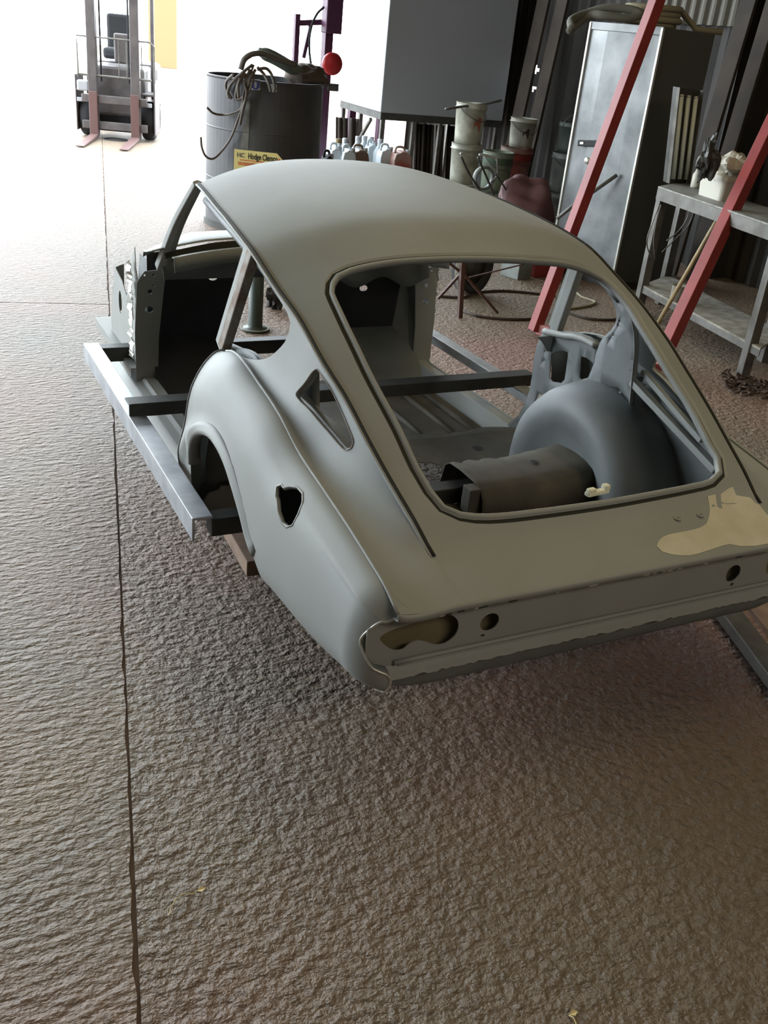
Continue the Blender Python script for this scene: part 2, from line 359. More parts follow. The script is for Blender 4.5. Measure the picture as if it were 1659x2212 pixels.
def quarter_fn(u, v):                           # u: distance from tail (below .1 it turns the corner), v: 0 crest .. 1 sill edge
    uu = np.maximum(u, .10); th = np.clip((.10-u)/.15, 0, 1)*PI/2
    c1 = cz(np.maximum(u, -.02)); c0 = cx(uu)
    W = pchip([.1, .3, .6, .95, 1.25], [.728, .742, .755, .762, .760], uu); zb = pchip([.0, .1, .3, .5, .7, 1.0, 1.25], [.365, .335, .30, .285, .25, .19, .17], uu)
    ks = [(0*u, 0*u), (.012+0*u, .004+0*u), (.045+0*u, .035+0*u)]
    X = [c0, c0+.014, c0+.046]; Z = [c1, c1-.003, c1-.030]
    for t, fx, in ((.17, .72), (.38, .93), (.60, 1.0), (.76, .96), (.88, .80), (.95, .58), (1, .30)):
        X.append(c0+(W-c0)*fx); Z.append(c1-.003-(c1-zb)*t*.99)
    X = np.array(X); Z = np.array(Z); i = np.clip(np.searchsorted(QV, v, side='right')-1, 0, len(QV)-2)
    def cub(A):
        q = np.array(QV); out = np.zeros_like(v); n = len(q); k = np.arange(len(v))
        h = np.diff(q)[:, None]; d = np.diff(A, axis=0)/h; m = np.zeros_like(A); m[0] = d[0]; m[-1] = d[-1]; m[1:-1] = (d[:-1]*h[1:]+d[1:]*h[:-1])/(h[1:]+h[:-1])
        t = (v-q[i])/(q[i+1]-q[i]); hh = q[i+1]-q[i]
        return (2*t**3-3*t**2+1)*A[i, k]+(t**3-2*t**2+t)*hh*m[i, k]+(-2*t**3+3*t**2)*A[i+1, k]+(t**3-t**2)*hh*m[i+1, k]
    Xv, Zv = cub(X), cub(Z)
    # flare round the wheel opening
    r = np.hypot((uu-.965)/1.0, (Zv-.22)*1.0); fl = .016*np.exp(-((r-.335)/.035)**2)*np.clip((Zv-.25)/.1, 0, 1)
    Xv = Xv+fl
    rad = np.minimum(.10, np.maximum(Xv-.60, .0)*.9+.02)
    Xo = Xv-rad*(1-np.cos(th)); Yo = np.where(u < .10, .10-(.10)*np.sin(th), u)
    return np.stack([-Xo, Yo, Zv], -1)
QUAR = Surf(quarter_fn, -.05, 1.28, 0, 1, 150, 110)

# --- backlight aperture traced on the roof skin
AP = [(722, 608), (720, 627), (744, 681), (777, 750), (813, 825), (867, 927), (903, 1006), (932, 1057), (957, 1088), (990, 1101), (1050, 1103), (1150, 1092),
      (1300, 1071), (1420, 1051), (1500, 1037), (1540, 1028), (1557, 1012), (1553, 985), (1535, 955), (1504, 894), (1470, 837), (1420, 756), (1386, 702),
      (1366, 668), (1336, 628), (1300, 596), (1250, 573), (1156, 560), (1048, 555), (939, 556), (831, 565), (758, 581), (732, 593)]
apuv = TOP.trace(AP); SC = (1, .56)
apm = curve(apuv*SC, step=.03, closed=True); apo = offset_poly(apm, .024)/SC; apm = apm/SC
n = 40
edge = [(YF, s) for s in np.linspace(-1, 1, n)]+[(u, 1) for u in np.linspace(YF, 0, n)[1:]]+[(0, s) for s in np.linspace(1, -1, n)[1:]]+[(u, -1) for u in np.linspace(0, YF, n)[1:-1]]
roof = TOP.sheet('roof_and_rear_deck', edge, [apo], PR, car, step=.035, scale=SC, thick=.002, flip=True)
loop = TOP.at(apo); nn = TOP.nrm(apo); nn *= np.sign(nn[:, 2:3])
cen = loop.mean(0)
v, f = sweep(loop, nn, [(0, 0), (.002, -.009), (.012, -.010), (.015, -.002), (.024, -.001), (.027, -.004), (.027, -.018)], inward=cen)
rim = mesh_obj('rear_window_channel', v, f, PR, car, smooth=True, solid=.0015)
v, f = sweep(loop, nn, [(.0022, -.0080), (.0118, -.0088)], inward=cen); mesh_obj('channel_sealant', v, f, M['dark_seam'], rim, label='dark line of old sealant in the window channel')

# --- left and right flank between gutter and fin crest: quarter light and vent cut through
QW = [(505, 768), (533, 774), (559, 777), (580, 772), (598, 758), (615, 739), (624, 718), (627, 697), (620, 674)]
CL = [(573, 595), (526, 522), (476, 452), (447, 417), (427, 403)]
qw = SIDE.trace(QW); cl = SIDE.trace(CL)
qw = curve(np.vstack([qw, cl[:1]])*(1, .4), step=.02)/(1, .4)
front = SIDE.trace([(505, 768)])
VN0 = [(684, 797), (660, 826), (640, 854), (672, 890), (706, 930), (741, 970), (752, 972), (761, 964), (763, 950), (750, 916), (734, 879), (712, 835), (697, 813)]
vn = curve(SIDE.trace(VN0)*(1, .35), step=.008, closed=True)/(1, .35)
cl_v = np.array([[c[0], c[1]] for c in cl[1:]])
outer = [(u, 0) for u in np.linspace(0, 1.81, 50)]+[(1.81, max(cl_v[-1][1], .02))]+[tuple(c) for c in cl_v[::-1]]+[tuple(c) for c in qw[::-1]]+[(front[0][0], 1)]+[(u, 1) for u in np.linspace(front[0][0], 0, 40)[1:]]+[(0, t) for t in np.linspace(1, 0, 12)[1:-1]]
outer = [outer[0]]+[b for a, b in zip(outer[:-1], outer[1:]) if (a[0]-b[0])**2+(a[1]-b[1])**2 > 1e-6]
for mir in (False, True):
    SIDE.sheet('upper_flank', outer, [vn], PR, car, step=.025, scale=(1, .35), thick=.002, mirror=mir)
    sg = -1 if mir else 1
    vl = SIDE.at(vn); vnn = SIDE.nrm(vn); vnn *= -np.sign(vnn[:, 0:1])
    a, b = sweep(vl, vnn, [(-.003, .0005), (0, .001), (.001, -.006), (.007, -.007), (.008, -.014)], inward=vl.mean(0))
    mesh_obj('vent_frame', [(p[0]*sg, p[1], p[2]) for p in a], b, PR, car)
    gl = [(p[0]*sg, p[1], p[2]) for p in vl+vnn*.001]
    MB().tube(gl, .0016, 5, closed=True).build('vent_edge', M['bare_rust'], car, label='scraped rusty edge of the small vent opening')
    # roof gutter: raised drip line over a dark seam
    gl = SIDE.at([(u, 0) for u in np.linspace(.13, YF, 60)])
    MB().tube([(p[0]*sg-.002*sg, p[1], p[2]+.0015) for p in gl], .0045, 6).build('roof_gutter', M['dark_seam'], car, smooth=True, label='dark sealed seam along the roof edge')
    MB().tube([(p[0]*sg-.009*sg, p[1], p[2]-.003) for p in gl], .0045, 6).build('gutter_lip', PR, car, smooth=True)

# --- outer quarter panel
ARCH = [(412, 1003), (411, 975), (415, 950), (425, 937), (440, 936), (455, 946), (472, 972), (487, 1005), (500, 1045), (512, 1085), (522, 1120), (532, 1160), (546, 1200)]
FIL = [(598, 1052), (607, 1048), (611, 1056), (624, 1052), (640, 1053), (652, 1066), (652, 1085), (643, 1110), (631, 1133), (619, 1137), (609, 1128), (601, 1105), (599, 1078), (596, 1072)]
ar = QUAR.trace(ARCH); fh = QUAR.trace(FIL)
TL = [(862, 1336), (830, 1344), (797, 1361), (778, 1384), (783, 1405), (792, 1425), (808, 1446), (843, 1457), (846, 1474), (838, 1492)]
arc = curve(ar*(1, .6), step=.02)/(1, .6)
UE = 1.212
q_out = [(u, 0) for u in np.linspace(UE, -.02, 70)]
# lamp cut-out bites into the rounded rear end
tl = QUAR.trace([(850, 1338), (830, 1344), (797, 1361), (778, 1384), (783, 1405), (792, 1425), (808, 1446), (832, 1456), (843, 1466), (840, 1484), (826, 1494)])
tl = tl[np.concatenate([[True], np.linalg.norm(np.diff(tl, axis=0), axis=1) > .004])]
tlc = curve(np.vstack([[(-.02, .0)], tl, [(max(tl[-1][0], .0)+.02, 1)]])*(1, .6), step=.01)/(1, .6)
q_out += [tuple(p) for p in tlc[1:]]
q_out += [(u, 1) for u in np.linspace(max(tl[-1][0], .0)+.03, max(arc[-1][0], .50), 25)]
q_out += [tuple(p) for p in arc[::-1]]
q_out += [(min(arc[0][0], UE-.01), t) for t in np.linspace(arc[0][1]+.03, 1, 8)]+[(UE, 1)]+[(UE, t) for t in np.linspace(1, 0, 30)[1:-1]]
for mir in (False, True):
    sg = -1 if mir else 1
    holes = [] if mir else [fh]
    q = QUAR.sheet('rear_quarter_panel', q_out, holes, PR, car, step=.022, scale=(1, .75), thick=.0025, mirror=mir)
    fl_o = [(u, t) for t in np.linspace(0, 1, 40) for u in (UE-.004,)]+[(1.25, t) for t in np.linspace(1, 0, 40)]
    QUAR.sheet('door_edge_flange', fl_o, [], PR, car, step=.02, scale=(1, .75), thick=.002, mirror=mir, lift=-.003)
    a = QUAR.at(arc); an = QUAR.nrm(arc); an *= -np.sign(an[:, 0:1])
    vv, ff = sweep(a, an, [(-.032, -.001), (-.020, .0012), (-.007, .004), (0, .0035), (.003, -.001), (.003, -.03)], closed=False, inward=np.array([[-.7, .965, .2]]))
    mesh_obj('wheel_arch_lip', [(p[0]*sg, p[1], p[2]) for p in vv], ff, PR, car, smooth=True, solid=.002)
    cr = [(-cx(y)*sg-.0*sg, y, cz(y)+.0015) for y in np.linspace(0, 1.2, 50)]
    MB().tube(cr, .0042, 6).build('fin_crest_seam', PR, car, smooth=True)
    # door shut face behind the door opening
    ff_ = QUAR.at([(1.25, t) for t in np.linspace(0, .97, 40)]); inn = ff_*[1, 1, 1]-np.array([-.05, .035, 0]); 
    vs = [(p[0]*sg, p[1], p[2]) for p in ff_]+[((p[0]+.035)*sg, 1.262, p[2]-(.012 if i < 8 else 0)) for i, p in enumerate(ff_)]+[(max(p[0]+.12, -.64)*sg if True else 0, 1.27, p[2]-(.02 if i < 8 else 0)) for i, p in enumerate(ff_)]
    N_ = len(ff_); mesh_obj('door_shut_face', vs, [(i, i+1, N_+i+1, N_+i) for i in range(N_-1)]+[(N_+i, N_+i+1, 2*N_+i+1, 2*N_+i) for i in range(N_-1)], PR, car, smooth=True, solid=.002)
fl = QUAR.at(fh); fn = QUAR.nrm(fh); fn *= -np.sign(fn[:, 0:1])
vv, ff = sweep(fl, fn, [(-.005, .0), (-.001, .0005), (0, -.002), (.001, -.008)], inward=fl.mean(0)); mesh_obj('filler_hole_rim', vv, ff, PR, car, smooth=True, solid=.001)

# --- tail panel, recessed under the deck edge
def tp(px, y=.03): return [at(u, v, y=y) for u, v in px]
YT = .035
xs = np.linspace(-.652, .652, 60)
lip = MB(); prof = [(0, 0), (.004, -.006), (.004, -.016), (-.028, -.022), (-.030, -.026)]
de = np.array([(x, 0, float((top_fn(np.array([0.]), np.array([x/.487]))[0][2]) if abs(x) < .487 else side_fn(np.array([0.]), np.array([(abs(x)-.487)/.165]))[0][2])) for x in xs])
v = [(p[0], p[1]-a, p[2]+b) for p in de for a, b in prof]; k = len(prof)
mesh_obj('deck_edge_lip', v, [(i*k+j, (i+1)*k+j, (i+1)*k+j+1, i*k+j+1) for i in range(len(xs)-1) for j in range(k-1)], PR, car, smooth=True, solid=.0015)
LAMP = [(820, 1378), (834, 1366), (870, 1352), (920, 1338), (965, 1326), (985, 1335), (990, 1352), (982, 1372), (962, 1388), (940, 1392), (920, 1386), (900, 1383), (884, 1390), (868, 1402), (848, 1403), (830, 1392)]
lamp = curve(tp(LAMP, YT), n=4, closed=True)
def disc(u, v, r, y=YT, n=20, sz=1): c = at(u, v, y=y); return [(c[0]+r*math.cos(2*PI*k/n), y, c[2]+r*sz*math.sin(2*PI*k/n)) for k in range(n)]
rl = disc(1057, 1343, .025, sz=.93); rr = disc(1583, 1238, .025); br = disc(1655, 1223, .03); ks = disc(1042, 1372, .006, sz=.6, n=8); ks2 = disc(1580, 1262, .006, n=8)
lamp_r = [(-p[0], p[1], p[2]) for p in lamp[::-1]]
T0 = [(-.70, YT, .505), (-.66, YT, .528)]+[(x, YT, .533) for x in np.linspace(-.6, .6, 20)]+[(.66, YT, .528), (.70, YT, .505), (.70, YT, .44), (.66, YT, .395)]+[(x, YT, .385) for x in np.linspace(.6, -.6, 20)]+[(-.66, YT, .395), (-.70, YT, .44)]
plate('tail_panel', T0, [lamp, rl, rr, ks, ks2, lamp_r], PR, car, axis='y', thick=.003, step=.05, sm=False)
tailb = MB(); tailb.tube([(x, YT-.006, .408) for x in np.linspace(-.63, .66, 20)], .006, 6).tube([(x, YT-.004, .398) for x in np.linspace(-.62, .66, 20)], .004, 6).build('tail_panel_crease', PR, car, smooth=True)
# torn spot-weld flange below, then the valance behind it
xs = np.linspace(-.655, .70, 230); rag = .371+.006*np.interp(np.arange(230), np.arange(0, 230, 2), RNG.random(115))
v = [(x, YT-.001, .398) for x in xs]+[(x, YT-.014, .388) for x in xs]+[(x, YT-.020, z) for x, z in zip(xs, rag)]; n = len(xs)
mesh_obj('torn_lower_flange', v, [(i, i+1, n+i+1, n+i) for i in range(n-1)]+[(n+i, n+i+1, 2*n+i+1, 2*n+i) for i in range(n-1)], M['primer'], car, solid=.002, label='ragged flange with broken spot welds')
ns = 12; v = []; xs = np.linspace(-.64, .66, 40)
for x in xs:
    e = max(0, (abs(x)-.52)/.14)
    for j in range(ns): t = j/(ns-1); v.append((x, YT+.001+.012*t+.02*t**3+.02*e, .380-.082*t**.95+.02*e**2))
mesh_obj('rear_valance', v, [(i*ns+j, (i+1)*ns+j, (i+1)*ns+j+1, i*ns+j+1) for i in range(39) for j in range(ns-1)], PD, car, smooth=True, solid=.002)
v = []; xs2 = np.linspace(-.655, .655, 40)
# bright scraped edge round the lamp opening of the quarter panel
for mir in (False, True):
    sg = -1 if mir else 1
    P = QUAR.at(tlc); P = [(p[0]*sg, p[1], p[2]) for p in P]
    MB().tube(P, .0030, 6).build('lamp_opening_edge', M['bare'], car, smooth=True, label='bright bare metal edge round the lamp opening')
    # inner return wall from that edge to the tail panel
    back = [((p[0]*sg+.012)*1*sg, YT+.003, p[2]) for p in P]; n = len(P)
    mesh_obj('lamp_recess_wall', list(P)+back, [(i, i+1, n+i+1, n+i) for i in range(n-1)], PD, car, smooth=True, solid=.002)
# body filler spread over the right rear corner of the deck, pieces of a repair
FP = [(1418, 1180), (1432, 1160), (1470, 1150), (1500, 1144), (1525, 1132), (1533, 1100), (1528, 1072), (1545, 1068), (1549, 1096), (1560, 1100), (1556, 1068), (1572, 1056), (1582, 1052), (1590, 1070), (1620, 1075), (1632, 1088), (1645, 1090)]
FB = [(1645, 1178), (1600, 1180), (1575, 1176), (1540, 1186), (1490, 1200), (1450, 1198), (1430, 1192)]
fu = TOP.trace(FP); fb = TOP.trace(FB)
fo = np.vstack([fu, [[fu[-1][0], .99]], [[fb[0][0], .99]], fb])
fo = curve(fo*SC, step=.02, closed=True)/SC
fo[:, 1] = np.clip(fo[:, 1], -1, .995); fo[:, 0] = np.clip(fo[:, 0], .003, 2)
TOP.sheet('filler_patch', fo, [], M['filler'], roof, step=.03, scale=SC, thick=.001, lift=.0012, flip=True, label='patch of beige body filler on the right rear corner')
e2 = [(float(u), t) for u, t in ((.03, .55), (.10, .35), (.2, .3), (.2, .02), (.03, .02))]
for (u, v_) in ((1462, 1119), (1511, 1112)):
    uv = TOP.hit(u, v_); p = TOP.at([uv])[0]
    MB().lathe([(.004, .0), (.006, .003), (.010, .0035), (.012, 0)], c=p, n=16).build('badge_hole_rim', PR, roof, smooth=True)
    MB().lathe([(0, .0006), (.0045, .0006)], c=p, n=12).build('badge_hole', M['black'], roof)

# ------------------------------------------------------------------ inside of the shell
def z1(x, y): return (1100+x/2.968, 500+y/2.968)
def z6(x, y): return (650+x/2.765, 500+y/2.765)
def zE(x, y): return (230+x/5.03, 470+y/5.03)
def on(fn, pts, **k): return [at(*fn(*q), **k) for q in pts]
PF = M['primer_floor']
# front floor pan with pressed ribs
MB().box((0, 1.83, .215), (1.16, .86, .006)).build('front_floor_pan', PF, car)
for x in (-.42, -.28, .28, .42, .52): MB().tube([(x, 1.5, .219), (x, 1.7, .224), (x, 2.0, .224), (x, 2.2, .219)], .012, 8).build('floor_rib', PF, car, smooth=True)
# step up to the rear floor: torn edge
n = 40; xs = np.linspace(-.60, .60, n); yj = 1.40+.018*np.sin(xs*17)+.02*RNG.random(n)*(np.abs(xs) < .35)
v = [(x, y, .300) for x, y in zip(xs, yj)]+[(x, y+.015, .215) for x, y in zip(xs, yj)]
mesh_obj('heelboard', v, [(i, n+i, n+i+1, i+1) for i in range(n-1)], PF, car, solid=.003)
rear = [(x, y, .300) for x, y in zip(xs, yj)]+[(.60, 1.0, .3), (.60, .09, .3), (-.60, .09, .3), (-.60, 1.0, .3)]
hole = [(-.10, 1.12, .3), (-.02, 1.20, .3), (.10, 1.17, .3), (.16, 1.06, .3), (.20, .98, .3), (.12, .92, .3), (.02, .86, .3), (-.10, .90, .3), (-.16, 1.0, .3)]
plate('rear_floor', rear, [hole], PF, car, axis='z', thick=.003, step=.05)
for c, r in (((.33, 1.24), .02), ((.47, 1.18), .012)):
    MB().lathe([(0, .0), (r, 0)], c=(c[0], c[1], .3035), n=14).build('floor_drain_hole', M['black'], car)
# gearbox tunnel sides stay open at the front; tunnel stub
for sg in (-1, 1):
    # axle hump between the wheel tubs
    x0, x1 = (.03, .50) if sg > 0 else (.22, .50)
    prof = [(.99, .30), (.97, .385), (.945, .402), (.88, .407), (.80, .405), (.755, .398), (.735, .37), (.72, .30)]
    nx = 24; v = []
    for i in range(nx+1):
        x = x0+(x1-x0)*i/nx
        for y, z in prof: v.append((x*sg, y+(.012*math.sin(i*1.9) if y > .93 and i < 10 else 0), z+(.0025 if i % 3 == 0 else 0)+(.03*max(0, (x-.25)/.25) if z > .35 else 0)))
    k = len(prof); MBh = MB().add(v, [(i*k+j, (i+1)*k+j, (i+1)*k+j+1, i*k+j+1) for i in range(nx) for j in range(k-1)]+[tuple(nx*k+j for j in range(k))])
    hp = MBh.build('axle_hump', PF, car, smooth=True, solid=.003); hp.data.polygons[-1].use_smooth = False
    MB().box((sg*(x0-.012), .775, .36), (.045, .05, .085)).build('hump_bracket', PF, car, bevel=.004)
    MB().lathe([(0, 0), (.014, 0)], c=(sg*.30, .86, .4195), n=10).build('hump_hole', M['black'], car)
    # wheel tub: half a rounded drum
    pr = [(.0, .475), (.10, .470), (.16, .450), (.21, .420), (.25, .405), (.285, .41), (.315, .435), (.338, .48), (.350, .54), (.352, .60), (.350, .695)]
    v = []; f = []; m = len(pr); nn_ = 36
    for kx in range(nn_+1):
        a = PI*(-.06+1.12*kx/nn_)
        for r, x in pr: v.append((x*sg, .86+r*math.cos(a)*1.03, .31+max(-.03, r*math.sin(a))))
    for kx in range(nn_):
        for i in range(m-1): f.append((kx*m+i, (kx+1)*m+i, (kx+1)*m+i+1, kx*m+i+1))
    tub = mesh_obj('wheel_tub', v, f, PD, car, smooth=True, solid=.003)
    MB().lathe([(0, 0), (.013, .002), (.016, -.002)], c=(sg*.56, .80, .662), n=12).build('tub_plug', M['dark_steel'], tub)
    # sills: inner box under the doors, full length
    prs = [(.585, .215), (.59, .245), (.60, .288), (.650, .290), (.655, .278), (.690, .270), (.712, .235), (.70, .19), (.66, .172), (.60, .18)]
    v = [(x*sg, y, z) for y in (1.20, 2.70) for x, z in prs]; k = len(prs)
    mesh_obj('sill', v, [(i, k+i, k+(i+1) % k, (i+1) % k) for i in range(k)]+[tuple(range(k)), tuple(range(k, 2*k))[::-1]], PR, car, bevel=.004)
    MB().tube([(sg*.648, 1.25, .292), (sg*.648, 2.2, .292)], .004, 6).build('sill_flange', PR, car)
    # hinge post
    hp_ = [(-.675, 2.25, .21), (-.677, 2.25, .34), (-.678, 2.25, .47), (-.665, 2.25, .674), (-.635, 2.25, .715), (-.56, 2.25, .722), (-.554, 2.25, .70), (-.57, 2.25, .563), (-.583, 2.25, .451), (-.588, 2.25, .316), (-.56, 2.25, .26), (-.53, 2.25, .21)]
    def ho(x, z, rx, rz=None): rz = rz or rx; return [(x+rx*math.cos(2*PI*q/12), 2.25, z+rz*math.sin(2*PI*q/12)) for q in range(12)]
    hh = [ho(-.615, .636, .009), ho(-.62, .565, .017, .012), ho(-.60, .70, .005), ho(-.635, .70, .004), ho(-.60, .66, .004)]
    if sg > 0: hp_ = [(-p[0], p[1], p[2]) for p in hp_]; hh = [[(-p[0], p[1], p[2]) for p in h] for h in hh]
    plate('hinge_post', hp_, hh, PR, car, axis='y', thick=.003, sm=False)
    # side of the post facing the cabin, and outer closing panel towards the wing
    mesh_obj('hinge_post_side', [(sg*.554, 2.25, .70), (sg*.57, 2.25, .563), (sg*.583, 2.25, .451), (sg*.588, 2.25, .316), (sg*.53, 2.25, .21), (sg*.565, 2.62, .70), (sg*.575, 2.62, .563), (sg*.585, 2.62, .451), (sg*.59, 2.62, .316), (sg*.59, 2.62, .21)],
             [(i, i+1, i+6, i+5) for i in range(4)], PD, car, solid=.003)
    so = [(sg*.672, 2.255, .20), (sg*.672, 2.255, .66), (sg*.655, 2.30, .72), (sg*.66, 2.305, .795), (sg*.655, 2.42, .66), (sg*.655, 2.47, .56), (sg*.65, 2.55, .60), (sg*.65, 2.685, .626), (sg*.65, 2.80, .40), (sg*.65, 2.80, .20)]
    hs = [[(sg*.66, 2.60+.03*math.cos(a), .50+.05*math.sin(a)) for a in np.linspace(0, 2*PI, 12)[:-1]], [(sg*.66, 2.36+.012*math.cos(a), .54+.05*math.sin(a)) for a in np.linspace(0, 2*PI, 10)[:-1]]]
    plate('front_side_panel', so, hs, PR, car, axis='x', thick=.003, sm=False)
    n = 40; v = []
    for i in range(n):
        z = .36+.38*i/(n-1); j = RNG.random(3)
        v += [(sg*(.676+.012*j[0]), 2.262+.012*j[1], z), (sg*(.684+.016*j[1]), 2.285+.025*j[2], z+.01*j[0]), (sg*(.668+.012*j[2]), 2.315+.035*j[0], z)]
    mesh_obj('torn_metal_edge', v, [(3*i+q, 3*i+3+q, 3*i+4+q, 3*i+1+q) for i in range(n-1) for q in (0, 1)], M['bare'], car, solid=.002, label='bright torn metal where the wing was cut off')
    MB().add([(sg*.655, 2.79, .41), (sg*.655, 2.68, .63), (sg*.62, 2.69, .64), (sg*.60, 2.80, .41)], [(0, 1, 2, 3)]).build('splash_flange', PR, car, solid=.002)
    MB().box((sg*.655, 2.64, .318), (.075, .74, .004)).box((sg*.690, 2.64, .300), (.004, .74, .036)).build('outrigger_strip', PR, car)
    # windscreen pillar
    a0 = Vector((sg*.572, 2.225, .735)); a1 = Vector((sg*.545, 1.835, 1.108)); mid = (a0+a1)/2+Vector((sg*.002, .012, .012))
    pts = curve([a0, mid, a1], n=8); s_ = MB(); k = 0
    prf = [(-.020, -.012), (-.022, .012), (.0, .020), (.024, .010), (.022, -.008), (0, -.016)]; v = []
    for i, p in enumerate(pts):
        t = Vector(pts[min(i+1, len(pts)-1)]-pts[max(i-1, 0)]).normalized(); X = Vector((1, 0, 0)); X = (X-t*X.dot(t)).normalized(); Y = t.cross(X); wd = 1.25-.45*i/(len(pts)-1)
        v += [Vector(p)+X*a*wd+Y*b*wd for a, b in prf]
    k = 6; mesh_obj('windscreen_pillar', v, [(i*k+j, (i+1)*k+j, (i+1)*k+(j+1) % k, i*k+(j+1) % k) for i in range(len(pts)-1) for j in range(k)]+[tuple(range(k)), tuple(range(len(v)-k, len(v)))[::-1]], PR, car, smooth=False, bevel=.003)
    # door pillar between door and quarter light
    b0 = Vector((sg*.622, 1.285, .712)); b1 = Vector((sg*.578, 1.155, 1.045))
    MB().beam(b0, b1, .030, .044, up=(0, 1, 0)).build('door_pillar', M['bare_rust'] if sg < 0 else PR, car, bevel=.004, label='scraped brownish bare steel pillar behind the left door opening' if sg < 0 else None)
    MB().beam(b0+Vector((sg*.008, .02, 0)), b1+Vector((sg*.008, .02, 0)), .006, .07, up=(0, 1, 0)).build('pillar_flange', PR, car)
    # cant rail inside the roof edge
    gl = [(-side_fn(np.array([u]), np.array([.06]))[0][0]*sg-.025*sg, u, side_fn(np.array([u]), np.array([.06]))[0][2]-.012) for u in np.linspace(.9, 1.80, 20)]
    MB().tube(gl, .014, 8).build('cant_rail', PD, car, smooth=True)
    # beam from the pillar to the tail corner, two lengths
    MB().beam((sg*.575, .955, .745), (sg*.572, .75, .722), .022, .02).build('quarter_brace', PR, car, bevel=.002)
    MB().beam((sg*.545, .755, .715), (sg*.535, .33, .598), .026, .022).build('quarter_brace', PR, car, bevel=.002)
    MB().beam((sg*.572, .75, .748), (sg*.545, .42, .652), .018, .018).build('upper_brace', PR, car, bevel=.002)
    # boot side closing panel
    bs = [(sg*.615, .80, .66), (sg*.615, .74, .72), (sg*.615, .35, .605), (sg*.615, .12, .53), (sg*.615, .10, .30), (sg*.615, .50, .30), (sg*.615, .60, .50)]
    hb = [[(sg*.615, .34, .575), (sg*.615, .16, .50), (sg*.615, .14, .36), (sg*.615, .24, .34), (sg*.615, .36, .44)]]
    plate('boot_side_panel', bs, hb, PD, car, axis='x', thick=.002)
    MB().beam((sg*.50, .62, .31), (sg*.42, .18, .33), .05, .03).build('boot_floor_strut', PF, car, bevel=.003)

def both(name, pts, holes, m, axis='x', **k):
    for sg in (1, -1): plate(name, [(p[0]*sg, p[1], p[2]) for p in pts], [[(p[0]*sg, p[1], p[2]) for p in h] for h in holes], m, car, axis=axis, **k)
# inner quarter panel with its lightening holes (right side traced, mirrored)
OQ = on(z1, [(235, 622), (200, 672), (175, 740), (158, 830), (147, 930), (132, 1020), (108, 1090), (65, 1175), (-10, 1240), (40, 1300), (260, 1330), (480, 1250), (600, 1100), (560, 1000), (500, 960), (545, 850), (572, 770), (582, 712), (520, 672), (430, 643), (350, 640), (290, 648)], x=.60)
HQ = [on(z1, h, x=.60) for h in ([(272, 785), (300, 770), (345, 764), (378, 772), (378, 800), (368, 880), (357, 950), (335, 972), (280, 962), (260, 935)],
      [(462, 800), (500, 812), (540, 842), (532, 900), (505, 938), (462, 950), (452, 935), (458, 870)],
      [(188, 1038), (228, 1050), (252, 1072), (225, 1130), (185, 1195), (150, 1243), (118, 1228), (140, 1150)])]
HQ += [[at(*z1(x+3.5*math.cos(2*PI*q/8), y+5*math.sin(2*PI*q/8)), x=.60) for q in range(8)] for x, y in ((247, 717), (231, 768), (219, 829), (398, 997), (325, 1015))]
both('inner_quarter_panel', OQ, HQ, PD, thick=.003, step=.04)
RG = on(z1, [(228, 640), (300, 655), (360, 668), (420, 672), (500, 700), (560, 735)], x=.592)
for sg in (1, -1): MB().tube([(p[0]*sg-.002*sg, p[1], p[2]) for p in curve(RG, n=4)], .012, 8).build('panel_swage', PR, car, smooth=True)
# frame round the quarter light and the curved gusset behind it
DF = on(z1, [(462, 222), (505, 258), (545, 295), (600, 350), (650, 420), (682, 490), (692, 545), (682, 592), (655, 632), (600, 685), (580, 720), (560, 780), (548, 840), (520, 910), (500, 962), (600, 985), (700, 1000), (786, 1115), (798, 1108), (806, 1000), (818, 880), (828, 760), (826, 660), (806, 560), (765, 470), (700, 380), (640, 315), (580, 262), (520, 228)], x=.55)
HD = [[at(*z1(x+5*math.cos(2*PI*q/8), y+6*math.sin(2*PI*q/8)), x=.55) for q in range(8)] for x, y in ((722, 430), (711, 575), (700, 605), (668, 663), (650, 690), (811, 835))]
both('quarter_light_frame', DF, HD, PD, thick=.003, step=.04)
GE = on(z1, [(510, 228), (580, 262), (640, 315), (700, 380), (765, 470), (806, 560), (826, 660), (828, 760), (818, 880), (806, 1000), (797, 1105)], x=.55)
GE = curve(GE, n=4)
for sg in (1, -1):
    v = [(p[0]*sg, p[1], p[2]) for p in GE]+[((p[0]-.022)*sg, p[1]-.004, p[2]) for p in GE]; n = len(GE)
    mesh_obj('gusset_flange', v, [(i, i+1, n+i+1, n+i) for i in range(n-1)], PR, car, smooth=True, solid=.003)

# bulkhead with the gearbox opening, scuttle, windscreen base
bo = [(x, 2.36, z) for x, z in ((-.60, .215), (-.60, .76), (-.3, .79), (0, .80), (.3, .79), (.60, .76), (.60, .215), (.20, .215), (.20, .52), (.14, .64), (.02, .69), (-.12, .68), (-.22, .61), (-.24, .50), (-.24, .215))]
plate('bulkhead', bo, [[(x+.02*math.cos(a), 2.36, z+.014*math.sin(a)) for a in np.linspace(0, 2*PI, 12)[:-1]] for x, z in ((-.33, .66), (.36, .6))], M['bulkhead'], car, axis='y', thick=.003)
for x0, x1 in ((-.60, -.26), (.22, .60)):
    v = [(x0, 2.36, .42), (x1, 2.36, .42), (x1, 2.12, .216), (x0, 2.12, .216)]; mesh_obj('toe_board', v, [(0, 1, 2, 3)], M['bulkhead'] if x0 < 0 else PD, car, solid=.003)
mesh_obj('kick_panel', [(.585, 2.25, .22), (.585, 2.25, .72), (.555, 2.36, .74), (.50, 2.36, .22)], [(0, 1, 2, 3)], PR, car, solid=.002)
